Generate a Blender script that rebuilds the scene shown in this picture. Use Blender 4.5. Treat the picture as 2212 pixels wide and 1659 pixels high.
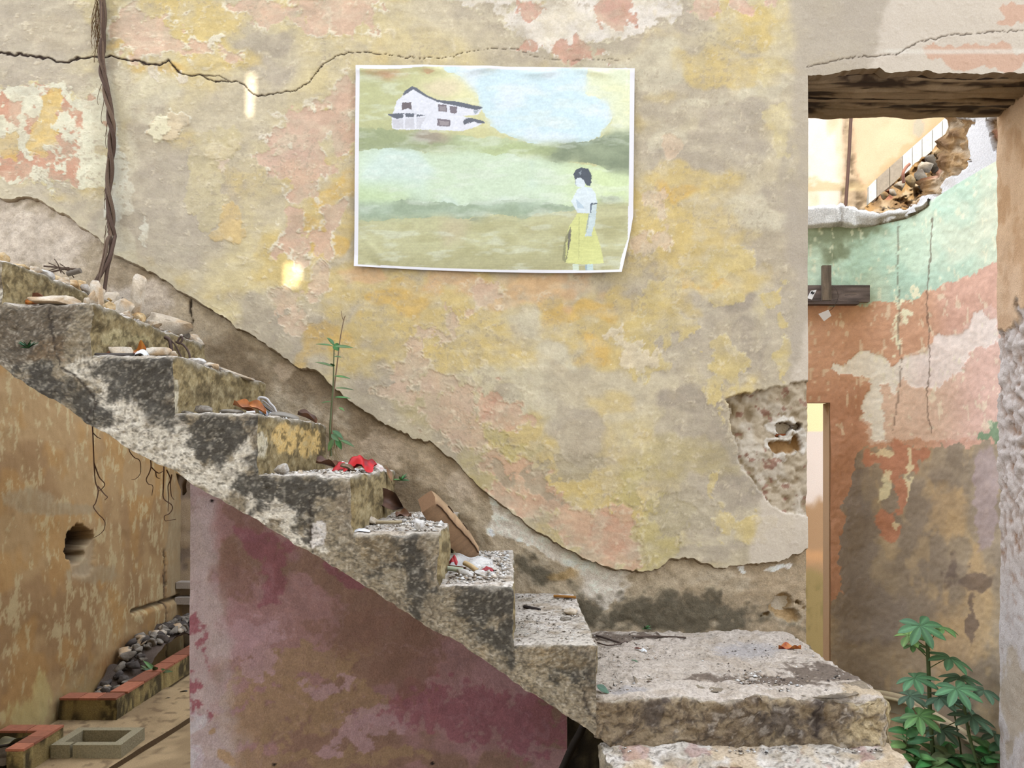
import bpy, math, random
import numpy as np
from mathutils import Matrix, Vector, Euler

for o in list(bpy.data.objects):
    bpy.data.objects.remove(o, do_unlink=True)
scene = bpy.context.scene
COL = scene.collection
random.seed(7)

# ------------------------------------------------------------------ camera
F = 1661.0            # focal length in pixels of the 2212 x 1659 frame
CX, HY = 1106.0, 985.0  # vanishing point of the depth lines
EYE = 1.6
D = 3.3               # distance from camera to the main wall (plane y = 0)
cam_d = bpy.data.cameras.new('camera')
cam_d.sensor_width = 36.0
cam_d.lens = 36.0 * F / 2212.0
cam_d.shift_y = (HY - 829.5) / 2212.0
cam_d.clip_start = 0.05
cam = bpy.data.objects.new('camera', cam_d)
cam.location = (0, -D, EYE)
cam.rotation_euler = (math.pi / 2, 0, 0)
COL.objects.link(cam)
scene.camera = cam

# ------------------------------------------------------------------ world, sun, exposure
w = bpy.data.worlds.new('sky')
scene.world = w
w.use_nodes = True
bg = w.node_tree.nodes['Background']
bg.inputs[0].default_value = (0.86, 0.95, 1.12, 1)
bg.inputs[1].default_value = 4.7
SUNV = Vector((-0.35, -1.0, 1.0))
sd = bpy.data.lights.new('sun', 'SUN')
sd.energy = 13.0
sd.angle = math.radians(0.17)
sd.color = (1.0, 0.95, 0.86)
sun = bpy.data.objects.new('sun', sd)
sun.rotation_euler = (-SUNV).to_track_quat('-Z', 'Y').to_euler()
COL.objects.link(sun)
scene.view_settings.view_transform = 'Standard'
scene.view_settings.look = 'None'
scene.view_settings.gamma = 1.0
scene.view_settings.use_curve_mapping = False
scene.view_settings.exposure = 0.22
GAIN = 0.52           # albedo = photographed colour (linear) * GAIN

# ------------------------------------------------------------------ projection helpers
def P(px, py, d):
    return ((px - CX) / F * d, d - D, EYE - (py - HY) / F * d)
def X(px, d=D): return (px - CX) / F * d
def Z(py, d=D): return EYE - (py - HY) / F * d
def proj(p):
    d = p[..., 1] + D
    return CX + p[..., 0] / d * F, HY - (p[..., 2] - EYE) / d * F

# ------------------------------------------------------------------ numpy noise
def _h(ix, iy, iz, seed):
    n = (ix.astype(np.int64) * 374761393 + iy.astype(np.int64) * 668265263 + iz.astype(np.int64) * 2147483029 + seed * 974634777) & 0xFFFFFFFF
    n = ((n ^ (n >> 13)) * 1274126177) & 0xFFFFFFFF
    n = ((n ^ (n >> 15)) * 2246822519) & 0xFFFFFFFF
    return ((n ^ (n >> 16)) & 0xFFFF) / 65535.0
def vn2(x, y, seed=0):
    ix = np.floor(x); iy = np.floor(y)
    fx = x - ix; fy = y - iy
    fx = fx * fx * (3 - 2 * fx); fy = fy * fy * (3 - 2 * fy)
    z0 = np.zeros_like(ix)
    a = _h(ix, iy, z0, seed); b = _h(ix + 1, iy, z0, seed)
    c = _h(ix, iy + 1, z0, seed); d = _h(ix + 1, iy + 1, z0, seed)
    return (a * (1 - fx) + b * fx) * (1 - fy) + (c * (1 - fx) + d * fx) * fy
def vn3(x, y, z, seed=0):
    ix = np.floor(x); iy = np.floor(y); iz = np.floor(z)
    fx = x - ix; fy = y - iy; fz = z - iz
    fx = fx * fx * (3 - 2 * fx); fy = fy * fy * (3 - 2 * fy); fz = fz * fz * (3 - 2 * fz)
    r = 0
    for dz in (0, 1):
        a = _h(ix, iy, iz + dz, seed); b = _h(ix + 1, iy, iz + dz, seed)
        c = _h(ix, iy + 1, iz + dz, seed); d = _h(ix + 1, iy + 1, iz + dz, seed)
        v = (a * (1 - fx) + b * fx) * (1 - fy) + (c * (1 - fx) + d * fx) * fy
        r = r + v * (fz if dz else 1 - fz)
    return r
def fbm(x, y, sc, octv=4, seed=0, sy=None, gain=0.5):
    s = 0; a = 1.0; t = 0
    u = x / sc; v = y / (sy or sc)
    for i in range(octv):
        s = s + a * vn2(u + 17.3 * i, v - 9.1 * i, seed + i * 31); t += a
        u = u * 2.03; v = v * 2.03; a *= gain
    s = s / t
    return np.clip(0.5 + (s - 0.5) * 1.55, 0, 1)
def fbm3(p, sc, octv=3, seed=0, aniso=(1, 1, 1)):
    s = 0; a = 1.0; t = 0
    u = p / sc * np.array(aniso)
    for i in range(octv):
        s = s + a * vn3(u[..., 0] + 11.7 * i, u[..., 1] + 5.3 * i, u[..., 2] - 7.9 * i, seed + i * 31); t += a
        u = u * 2.03; a *= 0.5
    return np.clip(0.5 + (s / t - 0.5) * 1.6, 0, 1)
def sst(a, b, x):
    t = np.clip((x - a) / (b - a), 0, 1)
    return t * t * (3 - 2 * t)
def lin(c):
    c = np.asarray(c, dtype=float) / 255.0
    return np.where(c <= 0.04045, c / 12.92, ((np.clip(c, 0, None) + 0.055) / 1.055) ** 2.4)
def sat(c, s, g=1.0):
    l = c @ np.array([.3, .59, .11])
    return (l[..., None] + (c - l[..., None]) * s) * g
def mixc(c, col, m):
    return c + (np.asarray(col, float) - c) * m[..., None]
def interp(pts):
    xs = [p[0] for p in pts]; ys = [p[1] for p in pts]
    return lambda x: np.interp(x, xs, ys)
def warp(x, y, a, sc, seed):
    return (x + (fbm(x, y, sc, 3, seed) - .5) * 2 * a, y + (fbm(x, y, sc, 3, seed + 77) - .5) * 2 * a)
def blobs(x, y, L):
    r = np.full(x.shape, -9.0)
    for b in L:
        cx, cy, rx, ry = b[:4]
        dx = x - cx; dy = y - cy
        if len(b) > 4:
            a = math.radians(b[4]); dx, dy = dx * math.cos(a) + dy * math.sin(a), -dx * math.sin(a) + dy * math.cos(a)
        r = np.maximum(r, 1 - np.sqrt((dx / rx) ** 2 + (dy / ry) ** 2))
    return r
def pip(x, y, pts):
    ins = np.zeros(x.shape, bool)
    n = len(pts); j = n - 1
    for i in range(n):
        xi, yi = pts[i]; xj, yj = pts[j]
        if yi != yj:
            c = ((yi > y) != (yj > y)) & (x < (xj - xi) * (y - yi) / (yj - yi) + xi)
            ins ^= c
        j = i
    return ins
def pline(x, y, pts):
    r = np.full(x.shape, 1e9)
    for (x0, y0), (x1, y1) in zip(pts[:-1], pts[1:]):
        vx, vy = x1 - x0, y1 - y0
        t = np.clip(((x - x0) * vx + (y - y0) * vy) / (vx * vx + vy * vy + 1e-9), 0, 1)
        r = np.minimum(r, np.hypot(x - x0 - t * vx, y - y0 - t * vy))
    return r

# ------------------------------------------------------------------ mesh helpers
def mesh_np(name, V, Fq, C=None, smooth=True):
    me = bpy.data.meshes.new(name)
    V = np.asarray(V, dtype=np.float32).reshape(-1, 3)
    Fq = np.asarray(Fq, dtype=np.int32)
    n = Fq.shape[0]; k = Fq.shape[1]
    me.vertices.add(len(V)); me.vertices.foreach_set('co', V.ravel())
    me.loops.add(n * k); me.loops.foreach_set('vertex_index', Fq.ravel())
    me.polygons.add(n)
    me.polygons.foreach_set('loop_start', np.arange(0, n * k, k, dtype=np.int32))
    me.polygons.foreach_set('loop_total', np.full(n, k, dtype=np.int32))
    if smooth: me.polygons.foreach_set('use_smooth', np.ones(n, dtype=bool))
    if C is not None:
        at = me.attributes.new('Col', 'FLOAT_COLOR', 'POINT')
        cc = np.ones((len(V), 4), dtype=np.float32); cc[:, :3] = np.asarray(C).reshape(-1, 3)
        at.data.foreach_set('color', cc.ravel())
    me.update(calc_edges=True); me.validate()
    return me
def gridfaces(h, wd, off=0, flip=False, keep=None):
    i = np.arange(h * wd).reshape(h, wd)
    q = np.stack([i[:-1, :-1], i[:-1, 1:], i[1:, 1:], i[1:, :-1]], -1).reshape(-1, 4)
    if keep is not None: q = q[keep.reshape(-1)]
    if flip: q = q[:, ::-1]
    return q + off
class Mesh:
    """collects grids / polygons with vertex colours into one mesh"""
    def __init__(s): s.V = []; s.Q = []; s.C = []; s.n = 0
    def grid(s, Pn, C, flip=False, keep=None):
        h, wd = Pn.shape[:2]
        s.V.append(Pn.reshape(-1, 3)); s.C.append(np.broadcast_to(C, Pn.shape).reshape(-1, 3))
        s.Q.append(gridfaces(h, wd, s.n, flip, keep)); s.n += h * wd
    def raw(s, V, Q, C):
        V = np.asarray(V, float); Q = np.asarray(Q, int)
        if Q.shape[1] == 3: Q = np.concatenate([Q, Q[:, :1]], 1)
        s.V.append(V); s.C.append(np.broadcast_to(np.asarray(C, float), V.shape)); s.Q.append(Q + s.n); s.n += len(V)
    def build(s, name, smooth=True):
        Q = np.concatenate(s.Q); V = np.concatenate(s.V); C = np.concatenate(s.C)
        tri = Q[:, 0] == Q[:, 3]
        if tri.any():
            q = Q[~tri]; t = Q[tri][:, :3]
            Q = np.concatenate([t, q[:, [0, 1, 2]], q[:, [0, 2, 3]]])
        return mesh_np(name, V, Q, C, smooth)
def link(name, me, mat=None, parent=None, loc=None, rot=None):
    o = bpy.data.objects.new(name, me)
    COL.objects.link(o)
    if me is not None and mat is not None and not me.materials: me.materials.append(mat)
    if loc is not None: o.location = loc
    if rot is not None: o.rotation_euler = rot
    if parent is not None:
        o.parent = parent
    return o
def wpart(name, me, mat, root):
    """a part whose mesh is in world coordinates, under a root that is only translated"""
    o = link(name, me, mat, root)
    o.matrix_parent_inverse = Matrix.Translation(-Vector(root.location))
    return o
def tag(o, label, cat, group=None):
    o['label'] = label; o['category'] = cat
    if group: o['group'] = group
    return o
def struct(o, label=None):
    o['kind'] = 'structure'
    if label: o['label'] = label
    return o
def empty(name, loc=(0, 0, 0)):
    o = bpy.data.objects.new(name, None); COL.objects.link(o); o.location = loc
    o.empty_display_size = 0.05
    return o
def catmull(pts, n=6):
    pts = [np.array(p, float) for p in pts]
    if len(pts) < 3: 
        return np.array([pts[0] + (pts[1] - pts[0]) * t for t in np.linspace(0, 1, n + 1)])
    e = [2 * pts[0] - pts[1]] + pts + [2 * pts[-1] - pts[-2]]
    out = []
    for i in range(1, len(e) - 2):
        p0, p1, p2, p3 = e[i - 1], e[i], e[i + 1], e[i + 2]
        for k in range(n):
            t = k / n
            out.append(.5 * ((2 * p1) + (-p0 + p2) * t + (2 * p0 - 5 * p1 + 4 * p2 - p3) * t * t + (-p0 + 3 * p1 - 3 * p2 + p3) * t ** 3))
    out.append(pts[-1])
    return np.array(out)
def tube(mb, path, rad, col, sides=6, cap=True):
    path = np.asarray(path, float); n = len(path)
    rad = np.broadcast_to(np.asarray(rad, float), (n,)) if np.ndim(rad) == 0 else np.interp(np.linspace(0, 1, n), np.linspace(0, 1, len(rad)), rad)
    tan = np.gradient(path, axis=0); tan /= np.linalg.norm(tan, axis=1)[:, None] + 1e-9
    ref = np.array([0.13, -1.0, 0.21]); 
    a = np.cross(tan, ref); a /= np.linalg.norm(a, axis=1)[:, None] + 1e-9
    b = np.cross(tan, a)
    th = np.linspace(0, 2 * np.pi, sides + 1)
    ring = path[:, None] + rad[:, None, None] * (np.cos(th)[None, :, None] * a[:, None] + np.sin(th)[None, :, None] * b[:, None])
    mb.grid(ring, np.asarray(col, float))
    if cap:
        for idx, fl in ((0, 1), (n - 1, 0)):
            v = np.vstack([ring[idx, :-1], path[idx][None]])
            q = [[i, (i + 1) % sides, sides] for i in range(sides)]
            mb.raw(v, q, col)
def boxm(mb, lo, hi, col, M=None):
    x0, y0, z0 = lo; x1, y1, z1 = hi
    v = np.array([[x0, y0, z0], [x1, y0, z0], [x1, y1, z0], [x0, y1, z0], [x0, y0, z1], [x1, y0, z1], [x1, y1, z1], [x0, y1, z1]], float)
    if M is not None: v = np.array([list(M @ Vector(p)) for p in v])
    f = [[0, 3, 2, 1], [4, 5, 6, 7], [0, 1, 5, 4], [1, 2, 6, 5], [2, 3, 7, 6], [3, 0, 4, 7]]
    for q in f: mb.raw(v[q], [[0, 1, 2, 3]], col)
def prism(mb, poly, y0, y1, col, axis='y'):
    """polygon in (x, z), convex or nearly, extruded in y"""
    n = len(poly)
    a = np.array([[p[0], y0, p[1]] for p in poly]); b = np.array([[p[0], y1, p[1]] for p in poly])
    for i in range(1, n - 1):
        mb.raw(a[[0, i, i + 1]], [[0, 1, 2]], col); mb.raw(b[[0, i + 1, i]], [[0, 1, 2]], col)
    for i in range(n):
        j = (i + 1) % n
        mb.raw(np.array([a[i], b[i], b[j], a[j]]), [[0, 1, 2, 3]], col)

# ------------------------------------------------------------------ materials
def mat_vc(name, rough=0.9, grain=0.12, gscale=220.0, bump=0.25, bscale=90.0, bdist=0.004, spec=0.15, coarse=0.0):
    m = bpy.data.materials.new(name); m.use_nodes = True
    nt = m.node_tree; N = nt.nodes; L = nt.links
    bs = N['Principled BSDF']; bs.inputs['Roughness'].default_value = rough
    bs.inputs['Specular IOR Level'].default_value = spec
    at = N.new('ShaderNodeAttribute'); at.attribute_name = 'Col'
    tc = N.new('ShaderNodeTexCoord')
    no = N.new('ShaderNodeTexNoise'); no.inputs['Scale'].default_value = gscale; no.inputs['Detail'].default_value = 4; no.inputs['Roughness'].default_value = 0.65
    L.new(tc.outputs['Object'], no.inputs['Vector'])
    mr = N.new('ShaderNodeMapRange'); mr.inputs[1].default_value = 0.25; mr.inputs[2].default_value = 0.75
    mr.inputs[3].default_value = 1 - grain; mr.inputs[4].default_value = 1 + grain
    L.new(no.outputs['Fac'], mr.inputs[0])
    mx = N.new('ShaderNodeMix'); mx.data_type = 'RGBA'; mx.blend_type = 'MULTIPLY'; mx.inputs[0].default_value = 1
    L.new(at.outputs['Color'], mx.inputs[6]); L.new(mr.outputs[0], mx.inputs[7])
    L.new(mx.outputs[2], bs.inputs['Base Color'])
    n2 = N.new('ShaderNodeTexNoise'); n2.inputs['Scale'].default_value = bscale; n2.inputs['Detail'].default_value = 6; n2.inputs['Roughness'].default_value = 0.7
    L.new(tc.outputs['Object'], n2.inputs['Vector'])
    bp = N.new('ShaderNodeBump'); bp.inputs['Strength'].default_value = bump; bp.inputs['Distance'].default_value = bdist
    L.new(n2.outputs['Fac'], bp.inputs['Height']); L.new(bp.outputs[0], bs.inputs['Normal'])
    return m
M_PLASTER = mat_vc('old_painted_plaster', 0.93, 0.11, 170, 0.5, 120, 0.003)
M_RENDER = mat_vc('bare_sand_render', 0.95, 0.24, 170, 0.8, 110, 0.006)
M_CONC = mat_vc('weathered_concrete', 0.95, 0.34, 130, 0.9, 90, 0.008)
M_STONE = mat_vc('limestone_rubble', 0.9, 0.18, 150, 0.9, 70, 0.008)
M_LEAF = mat_vc('leaf', 0.55, 0.10, 120, 0.2, 60, 0.002, 0.3)
M_WOOD = mat_vc('weathered_wood', 0.85, 0.12, 140, 0.4, 80, 0.003)
M_ROOT = mat_vc('root_bark', 0.95, 0.2, 200, 0.6, 150, 0.003)
M_PAPER = mat_vc('printed_paper', 0.7, 0.04, 420, 0.12, 300, 0.001, 0.2)
M_METAL = mat_vc('rusty_iron', 0.8, 0.25, 180, 0.5, 150, 0.002, 0.3)
M_PLASTIC = mat_vc('plastic', 0.5, 0.03, 80, 0.05, 60, 0.001, 0.25)
M_TILE = mat_vc('tile', 0.7, 0.22, 45, 0.2, 80, 0.002, 0.3)
def mat_clear(name):
    m = bpy.data.materials.new(name); m.use_nodes = True
    bs = m.node_tree.nodes['Principled BSDF']
    no = m.node_tree.nodes.new('ShaderNodeTexNoise'); no.inputs['Scale'].default_value = 40
    cr = m.node_tree.nodes.new('ShaderNodeMapRange'); cr.inputs[3].default_value = 0.25; cr.inputs[4].default_value = 0.6
    m.node_tree.links.new(no.outputs['Fac'], cr.inputs[0]); m.node_tree.links.new(cr.outputs[0], bs.inputs['Alpha'])
    bs.inputs['Base Color'].default_value = (0.72, 0.7, 0.66, 1); bs.inputs['Roughness'].default_value = 0.25
    return m
M_CLEAR = mat_clear('clear_plastic_film')

# =================================================================== STAIR GEOMETRY (shared by wall and stairs)
DO = 2.42                      # distance of the stairs' outer face
YO = DO - D
NOSE = [8, 200, 378, 557, 762, 950, 1110, 1290]
TREAD = [560, 653, 768, 893, 1025, 1150, 1265, 1392]
LAND = 1505
XN = [X(p, DO) for p in NOSE]
ZT = [Z(p, DO) for p in TREAD]
ZL = Z(LAND, DO)
SOFF = [(-700, 370), (-200, 668), (0, 788), (200, 912), (345, 1003), (560, 1130), (660, 1192), (1000, 1388), (1110, 1468), (1225, 1552), (1335, 1622)]
soff_x = [X(p[0], DO) for p in SOFF]; soff_z = [Z(p[1], DO) for p in SOFF]
def soffit(x): return np.interp(x, soff_x, soff_z) + (fbm(x * 400, x * 0, 60, 4, 13) - .5) * .028

# =================================================================== MAIN WALL
EDGE = [(-700, 150), (-300, 300), (-120, 405), (0, 430), (60, 428), (95, 434), (140, 462), (215, 515), (250, 548), (330, 592), (410, 642), (480, 685), (560, 732), (645, 792), (672, 800), (700, 808), (722, 835), (745, 858), (800, 893), (862, 928), (890, 944), (930, 950), (985, 1000), (1060, 1073), (1110, 1108), (1150, 1140), (1200, 1168), (1250, 1197), (1290, 1214), (1320, 1228), (1360, 1230), (1400, 1230), (1425, 1222), (1445, 1206), (1500, 1209), (1530, 1220), (1560, 1228), (1620, 1214), (1690, 1207), (1720, 1196), (1742, 1188)]
edge_f = interp(EDGE)
def edge_y(x):
    return edge_f(x) + (fbm(x, x * 0, 26, 3, 5) - .5) * 9 + (fbm(x, x * 0, 7, 2, 6) - .5) * 4
CRACKS = [
    [(-200, 112), (0, 119), (10, 117), (35, 122), (50, 121), (70, 124), (100, 130), (108, 128), (125, 137), (150, 138), (172, 130), (205, 127), (222, 130), (245, 125), (265, 132), (300, 136), (330, 144), (350, 144), (368, 136), (378, 144), (388, 158), (410, 168), (438, 167), (468, 182), (495, 179), (520, 180), (545, 202), (560, 213), (600, 204), (640, 200), (655, 192), (672, 180), (690, 155), (715, 133), (745, 122), (790, 116), (870, 128), (905, 130), (940, 130), (980, 126), (1030, 112), (1110, 108), (1160, 128), (1230, 134), (1360, 130)],
    [(300, 136), (315, 144), (330, 145)], [(438, 167), (475, 168), (500, 178)], [(1742, 148), (1830, 130), (1930, 122), (1980, 95), (2060, 80), (2212, 70)],
]
RECESS = [(1570, 862), (1598, 852), (1650, 842), (1700, 832), (1760, 820), (1760, 1120), (1700, 1106), (1672, 1095), (1640, 1060), (1600, 1010), (1585, 940), (1574, 905)]

def paint_upper(x, y):
    """painted plaster, colours in sRGB 0..255, x / y in wall pixels; also returns the relief in metres"""
    wx, wy = warp(x, y, 16, 46, 100)
    wx, wy = warp(wx, wy, 6, 12, 140)
    n1 = fbm(x, y, 260, 4, 1); n2 = fbm(x, y, 90, 4, 2, sy=60); n3 = fbm(x, y, 22, 3, 3)
    sp = fbm(x, y, 5.5, 2, 4)
    c = np.zeros(x.shape + (3,)) + np.array((205., 190., 158.))
    c = mixc(c, (190, 176, 152), sst(.45, .75, n2) * .75)
    c = mixc(c, (219, 200, 148), sst(.48, .78, n1) * .8)
    c = mixc(c, (214, 190, 132), sst(.55, .8, fbm(x, y, 120, 4, 9, sy=80)) * .8)
    # soft washes --------------------------------------------------
    wsx, wsy = warp(x, y, 40, 90, 120)
    def wash(L, col, amt, w_=0.35, jit=.5):
        nonlocal c
        f = blobs(wsx, wsy, L) + (fbm(x, y, 34, 4, int(col[0]) + len(L)) - .5) * jit
        c = mixc(c, col, sst(-.05, w_, f) * amt)
    wash([(60, 70, 150, 100), (110, 160, 180, 40), (1530, 330, 150, 45, -20), (1600, 270, 110, 40, -20), (340, 330, 60, 130), (400, 440, 130, 150), (560, 150, 90, 45), (600, 85, 90, 40), (1350, 60, 120, 40), (1900, 60, 90, 200), (1470, 50, 60, 50), (1690, 700, 60, 500), (1460, 690, 70, 90), (1560, 720, 90, 130), (1500, 930, 100, 150), (1550, 1050, 110, 120), (1230, 935, 110, 40, 25), (1090, 880, 40, 25), (1500, 1180, 160, 40), (600, 690, 110, 60, 35), (860, 840, 120, 50, 35), (270, 480, 60, 50)], (186, 172, 150), .82)
    wash([(1480, 860, 90, 50), (1520, 930, 60, 110), (1590, 1020, 70, 110), (1450, 700, 55, 40), (1560, 640, 60, 40), (1620, 740, 60, 60), (1420, 600, 60, 50)], (166, 152, 134), .7)
    wash([(270, 210, 110, 55), (280, 330, 40, 130), (265, 520, 35, 70), (880, 640, 60, 20), (1180, 690, 110, 30), (1200, 750, 60, 30), (1090, 820, 120, 50), (1130, 900, 60, 60), (1640, 200, 80, 25, -20), (1500, 250, 60, 20, -15), (1450, 320, 40, 30), (1650, 470, 80, 40), (1380, 170, 120, 60), (1240, 600, 60, 25)], (219, 208, 178), .7)
    wash([(430, 40, 120, 90), (470, 120, 90, 60), (800, 620, 160, 70), (850, 720, 160, 80), (1000, 640, 120, 60), (1110, 620, 120, 50), (1250, 690, 110, 50), (1290, 740, 90, 60), (1020, 760, 120, 90), (700, 400, 60, 50), (740, 460, 60, 60), (700, 470, 90, 60), (1420, 640, 70, 60), (1530, 590, 120, 50), (1490, 400, 120, 40), (1560, 160, 120, 40), (1370, 440, 100, 70), (1480, 520, 150, 80), (1100, 960, 150, 60, 35), (1290, 1080, 110, 50, 25), (1620, 60, 100, 60), (620, 560, 90, 70), (1340, 700, 70, 90)], (217, 190, 122), .78)
    wash([(690, 720, 60, 50), (850, 640, 60, 25), (880, 620, 60, 20), (900, 650, 70, 26), (790, 640, 50, 20), (1280, 745, 60, 30), (1240, 660, 90, 25), (690, 470, 50, 40), (740, 390, 40, 60), (700, 520, 40, 40), (1510, 600, 70, 24), (1470, 415, 40, 20), (330, 142, 60, 18), (265, 115, 40, 14)], (222, 182, 104), .75)
    wash([(1100, 620, 200, 36), (1180, 590, 120, 30), (1020, 610, 80, 22), (780, 590, 60, 20)], (219, 178, 136), .75)
    wash([(1440, 1010, 160, 60), (1060, 1000, 50, 60, 35), (960, 890, 50, 40), (900, 880, 60, 40)], (196, 178, 122), .6)
    # sharper peeling layers -----------------------------------------
    relief = np.zeros(x.shape)
    def peel(L, col, rim=None, jit=1.0, rimw=.10, h=-.0012, amt=.84, sc=24, seed=0, edge=.05):
        nonlocal c, relief
        f = blobs(wx, wy, L) + (fbm(x, y, sc, 5, 300 + seed, gain=.62) - .5) * jit
        m = sst(0, edge, f)
        if rim is not None:
            r = sst(-rimw, -rimw * .4, f) * (1 - m) * sst(.35, .6, fbm(x, y, 15, 3, 320 + seed))
            c = mixc(c, rim, r * .9); relief = relief + r * .0012
        c = mixc(c, col, m * amt); relief = relief + m * h
        return m
    # pink layer with cream torn rims
    peel([(325, 70, 60, 60), (345, 105, 70, 30), (440, 118, 85, 13), (300, 60, 40, 30), (560, 15, 70, 26), (590, 45, 30, 20), (700, 25, 100, 45), (760, 45, 60, 40), (660, 60, 30, 15)], (222, 186, 160), (236, 224, 196), 1.7, .34, seed=1, sc=34)
    peel([(730, 230, 50, 40), (690, 275, 60, 45), (640, 290, 40, 40), (735, 300, 30, 50), (605, 300, 30, 26), (605, 350, 40, 30), (670, 350, 45, 50), (665, 400, 26, 40), (640, 420, 26, 26), (650, 520, 40, 45), (690, 530, 26, 36), (720, 470, 20, 25), (640, 475, 26, 24)], (219, 182, 158), (234, 222, 198), 1.7, .40, seed=2, sc=34)
    peel([(620, 650, 40, 35), (640, 690, 40, 25), (690, 610, 26, 34)], (222, 192, 162), (234, 216, 186), 1.6, .34, seed=3)
    peel([(1050, 640, 34, 34), (900, 745, 26, 20), (925, 715, 20, 12), (960, 725, 24, 10), (985, 700, 12, 26), (900, 790, 40, 40), (930, 830, 30, 20), (970, 880, 50, 40), (985, 850, 45, 34), (1000, 930, 60, 40, 35), (880, 810, 36, 22), (860, 850, 50, 22, 20)], (219, 188, 160), (230, 210, 178), 1.5, .24, seed=4)
    peel([(1060, 880, 24, 40, 25), (1110, 905, 36, 22, 25), (1080, 900, 30, 20), (1085, 1010, 34, 40), (1140, 1040, 46, 30, 20), (1120, 1080, 60, 26, 25), (1200, 1080, 70, 32, 25), (1250, 1130, 80, 40, 30), (1320, 1150, 60, 40), (1340, 1190, 45, 36), (1290, 1190, 40, 24, 25), (1350, 1110, 30, 24)], (219, 178, 148), (228, 206, 172), 1.3, .2, seed=5)
    peel([(1330, 1160, 50, 40), (1060, 890, 12, 24, 25)], (212, 160, 132), None, .8, seed=6, amt=.5)
    # cream / white coat at the left with terracotta beneath
    mw = peel([(70, 235, 150, 50), (110, 290, 140, 60), (130, 350, 110, 60), (190, 390, 50, 26), (60, 350, 90, 50), (20, 270, 70, 70), (220, 240, 30, 36), (-100, 300, 150, 100)], (236, 230, 200), (222, 205, 150), .7, .12, h=.0012, seed=7, sc=30)
    tm = sst(.56, .62, fbm(x, y, 34, 5, 330, gain=.6) + .25 * np.clip(blobs(wx, wy, [(30, 370, 110, 50), (20, 270, 30, 50), (120, 390, 50, 30), (75, 260, 16, 50)]), -.6, 1)) * mw
    c = mixc(c, (210, 160, 130), tm); relief -= tm * .001
    peel([(115, 235, 30, 30), (100, 290, 28, 36), (110, 300, 30, 14), (100, 330, 18, 22), (20, 320, 30, 26)], (224, 186, 110), None, .6, seed=8)
    peel([(265, 380, 26, 50), (255, 440, 30, 36), (250, 310, 14, 60), (320, 500, 10, 36)], (226, 220, 198), None, .6, seed=9, h=.001)
    # flake island
    f1 = peel([(360, 290, 26, 26), (385, 275, 24, 22), (400, 265, 20, 14), (375, 305, 20, 14)], (226, 204, 166), (240, 232, 206), .5, .14, h=.004, seed=10, sc=16)
    peel([(352, 285, 14, 30)], (238, 228, 190), None, .5, seed=11, h=.002)
    peel([(485, 330, 22, 18), (490, 365, 14, 16), (500, 310, 8, 14)], (222, 198, 172), (234, 216, 188), .6, .15, h=.002, seed=12)
    peel([(450, 400, 40, 90), (470, 320, 50, 40)], (206, 190, 146), None, .7, h=.001, seed=13, amt=.8)
    peel([(470, 505, 26, 20), (500, 480, 26, 26), (505, 500, 34, 24)], (221, 190, 130), (214, 196, 152), .6, .12, h=.002, seed=14)
    peel([(480, 98, 22, 9, -25), (465, 112, 9, 12)], (238, 228, 204), None, .5, h=.002, seed=15)
    peel([(330, 170, 8, 12), (346, 163, 5, 8), (400, 175, 14, 5), (362, 162, 4, 7)], (236, 222, 200), None, .4, h=.001, seed=16)
    # top middle: white coat with terracotta scraps
    mw2 = peel([(1180, 45, 90, 50), (1250, 30, 100, 60), (1330, 60, 80, 26), (1420, 22, 60, 34), (1210, 90, 70, 30), (1280, 60, 60, 36), (1180, -40, 220, 60)], (240, 229, 214), (226, 214, 180), .8, .12, h=.001, seed=17, sc=28)
    tm2 = peel([(1330, 25, 44, 34), (1245, 120, 50, 24), (1150, 20, 26, 20), (1150, 104, 26, 10), (1360, 45, 20, 14), (1205, 115, 16, 22)], (212, 162, 138), (240, 230, 216), .9, .14, seed=18, sc=16)
    peel([(1530, 15, 30, 22), (1600, 10, 24, 16), (1660, 8, 20, 10)], (224, 182, 162), (236, 220, 198), .9, .12, seed=19)
    # right of the poster
    peel([(1440, 330, 18, 26), (1450, 310, 30, 14), (1400, 430, 16, 20), (1425, 465, 16, 24), (1430, 430, 12, 20), (1380, 530, 24, 16), (1430, 520, 18, 12)], (226, 198, 166), (238, 220, 190), 1.1, .16, seed=20)
    peel([(1420, 640, 40, 50), (1440, 690, 30, 30), (1400, 720, 46, 40), (1520, 600, 60, 22), (1560, 570, 60, 30), (1560, 650, 34, 18), (1670, 645, 24, 26), (1690, 690, 14, 14), (1570, 790, 40, 50), (1550, 850, 18, 40), (1690, 780, 14, 40), (1400, 780, 40, 40), (1480, 700, 28, 16), (1610, 1150, 50, 30), (1640, 1130, 26, 36), (1560, 1130, 30, 34), (1540, 1050, 8, 26)], (214, 191, 128), (222, 206, 160), 1.1, .08, h=.001, seed=21)
    peel([(1360, 738, 18, 14), (1330, 720, 12, 10), (1385, 775, 40, 22), (1370, 760, 30, 14), (1425, 1130, 26, 16)], (230, 212, 180), (238, 226, 200), 1.1, .15, h=.0015, seed=22, sc=14)
    peel([(1690, 280, 30, 60), (1660, 160, 40, 24, -15)], (218, 200, 148), None, 1.2, seed=23, amt=.7)
    peel([(1400, 1180, 40, 50), (1440, 1140, 40, 60), (1360, 1070, 30, 30), (1370, 1040, 24, 20), (1420, 1190, 30, 26), (1080, 940, 30, 20), (1130, 975, 26, 16)], (201, 184, 124), (216, 202, 156), 1.2, .1, seed=24, amt=.85)
    peel([(1170, 1050, 60, 16, 30), (1100, 1030, 40, 14, 35), (1240, 1010, 60, 26), (1470, 1110, 50, 50)], (178, 164, 136), None, 1.2, seed=25, amt=.7)
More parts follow.
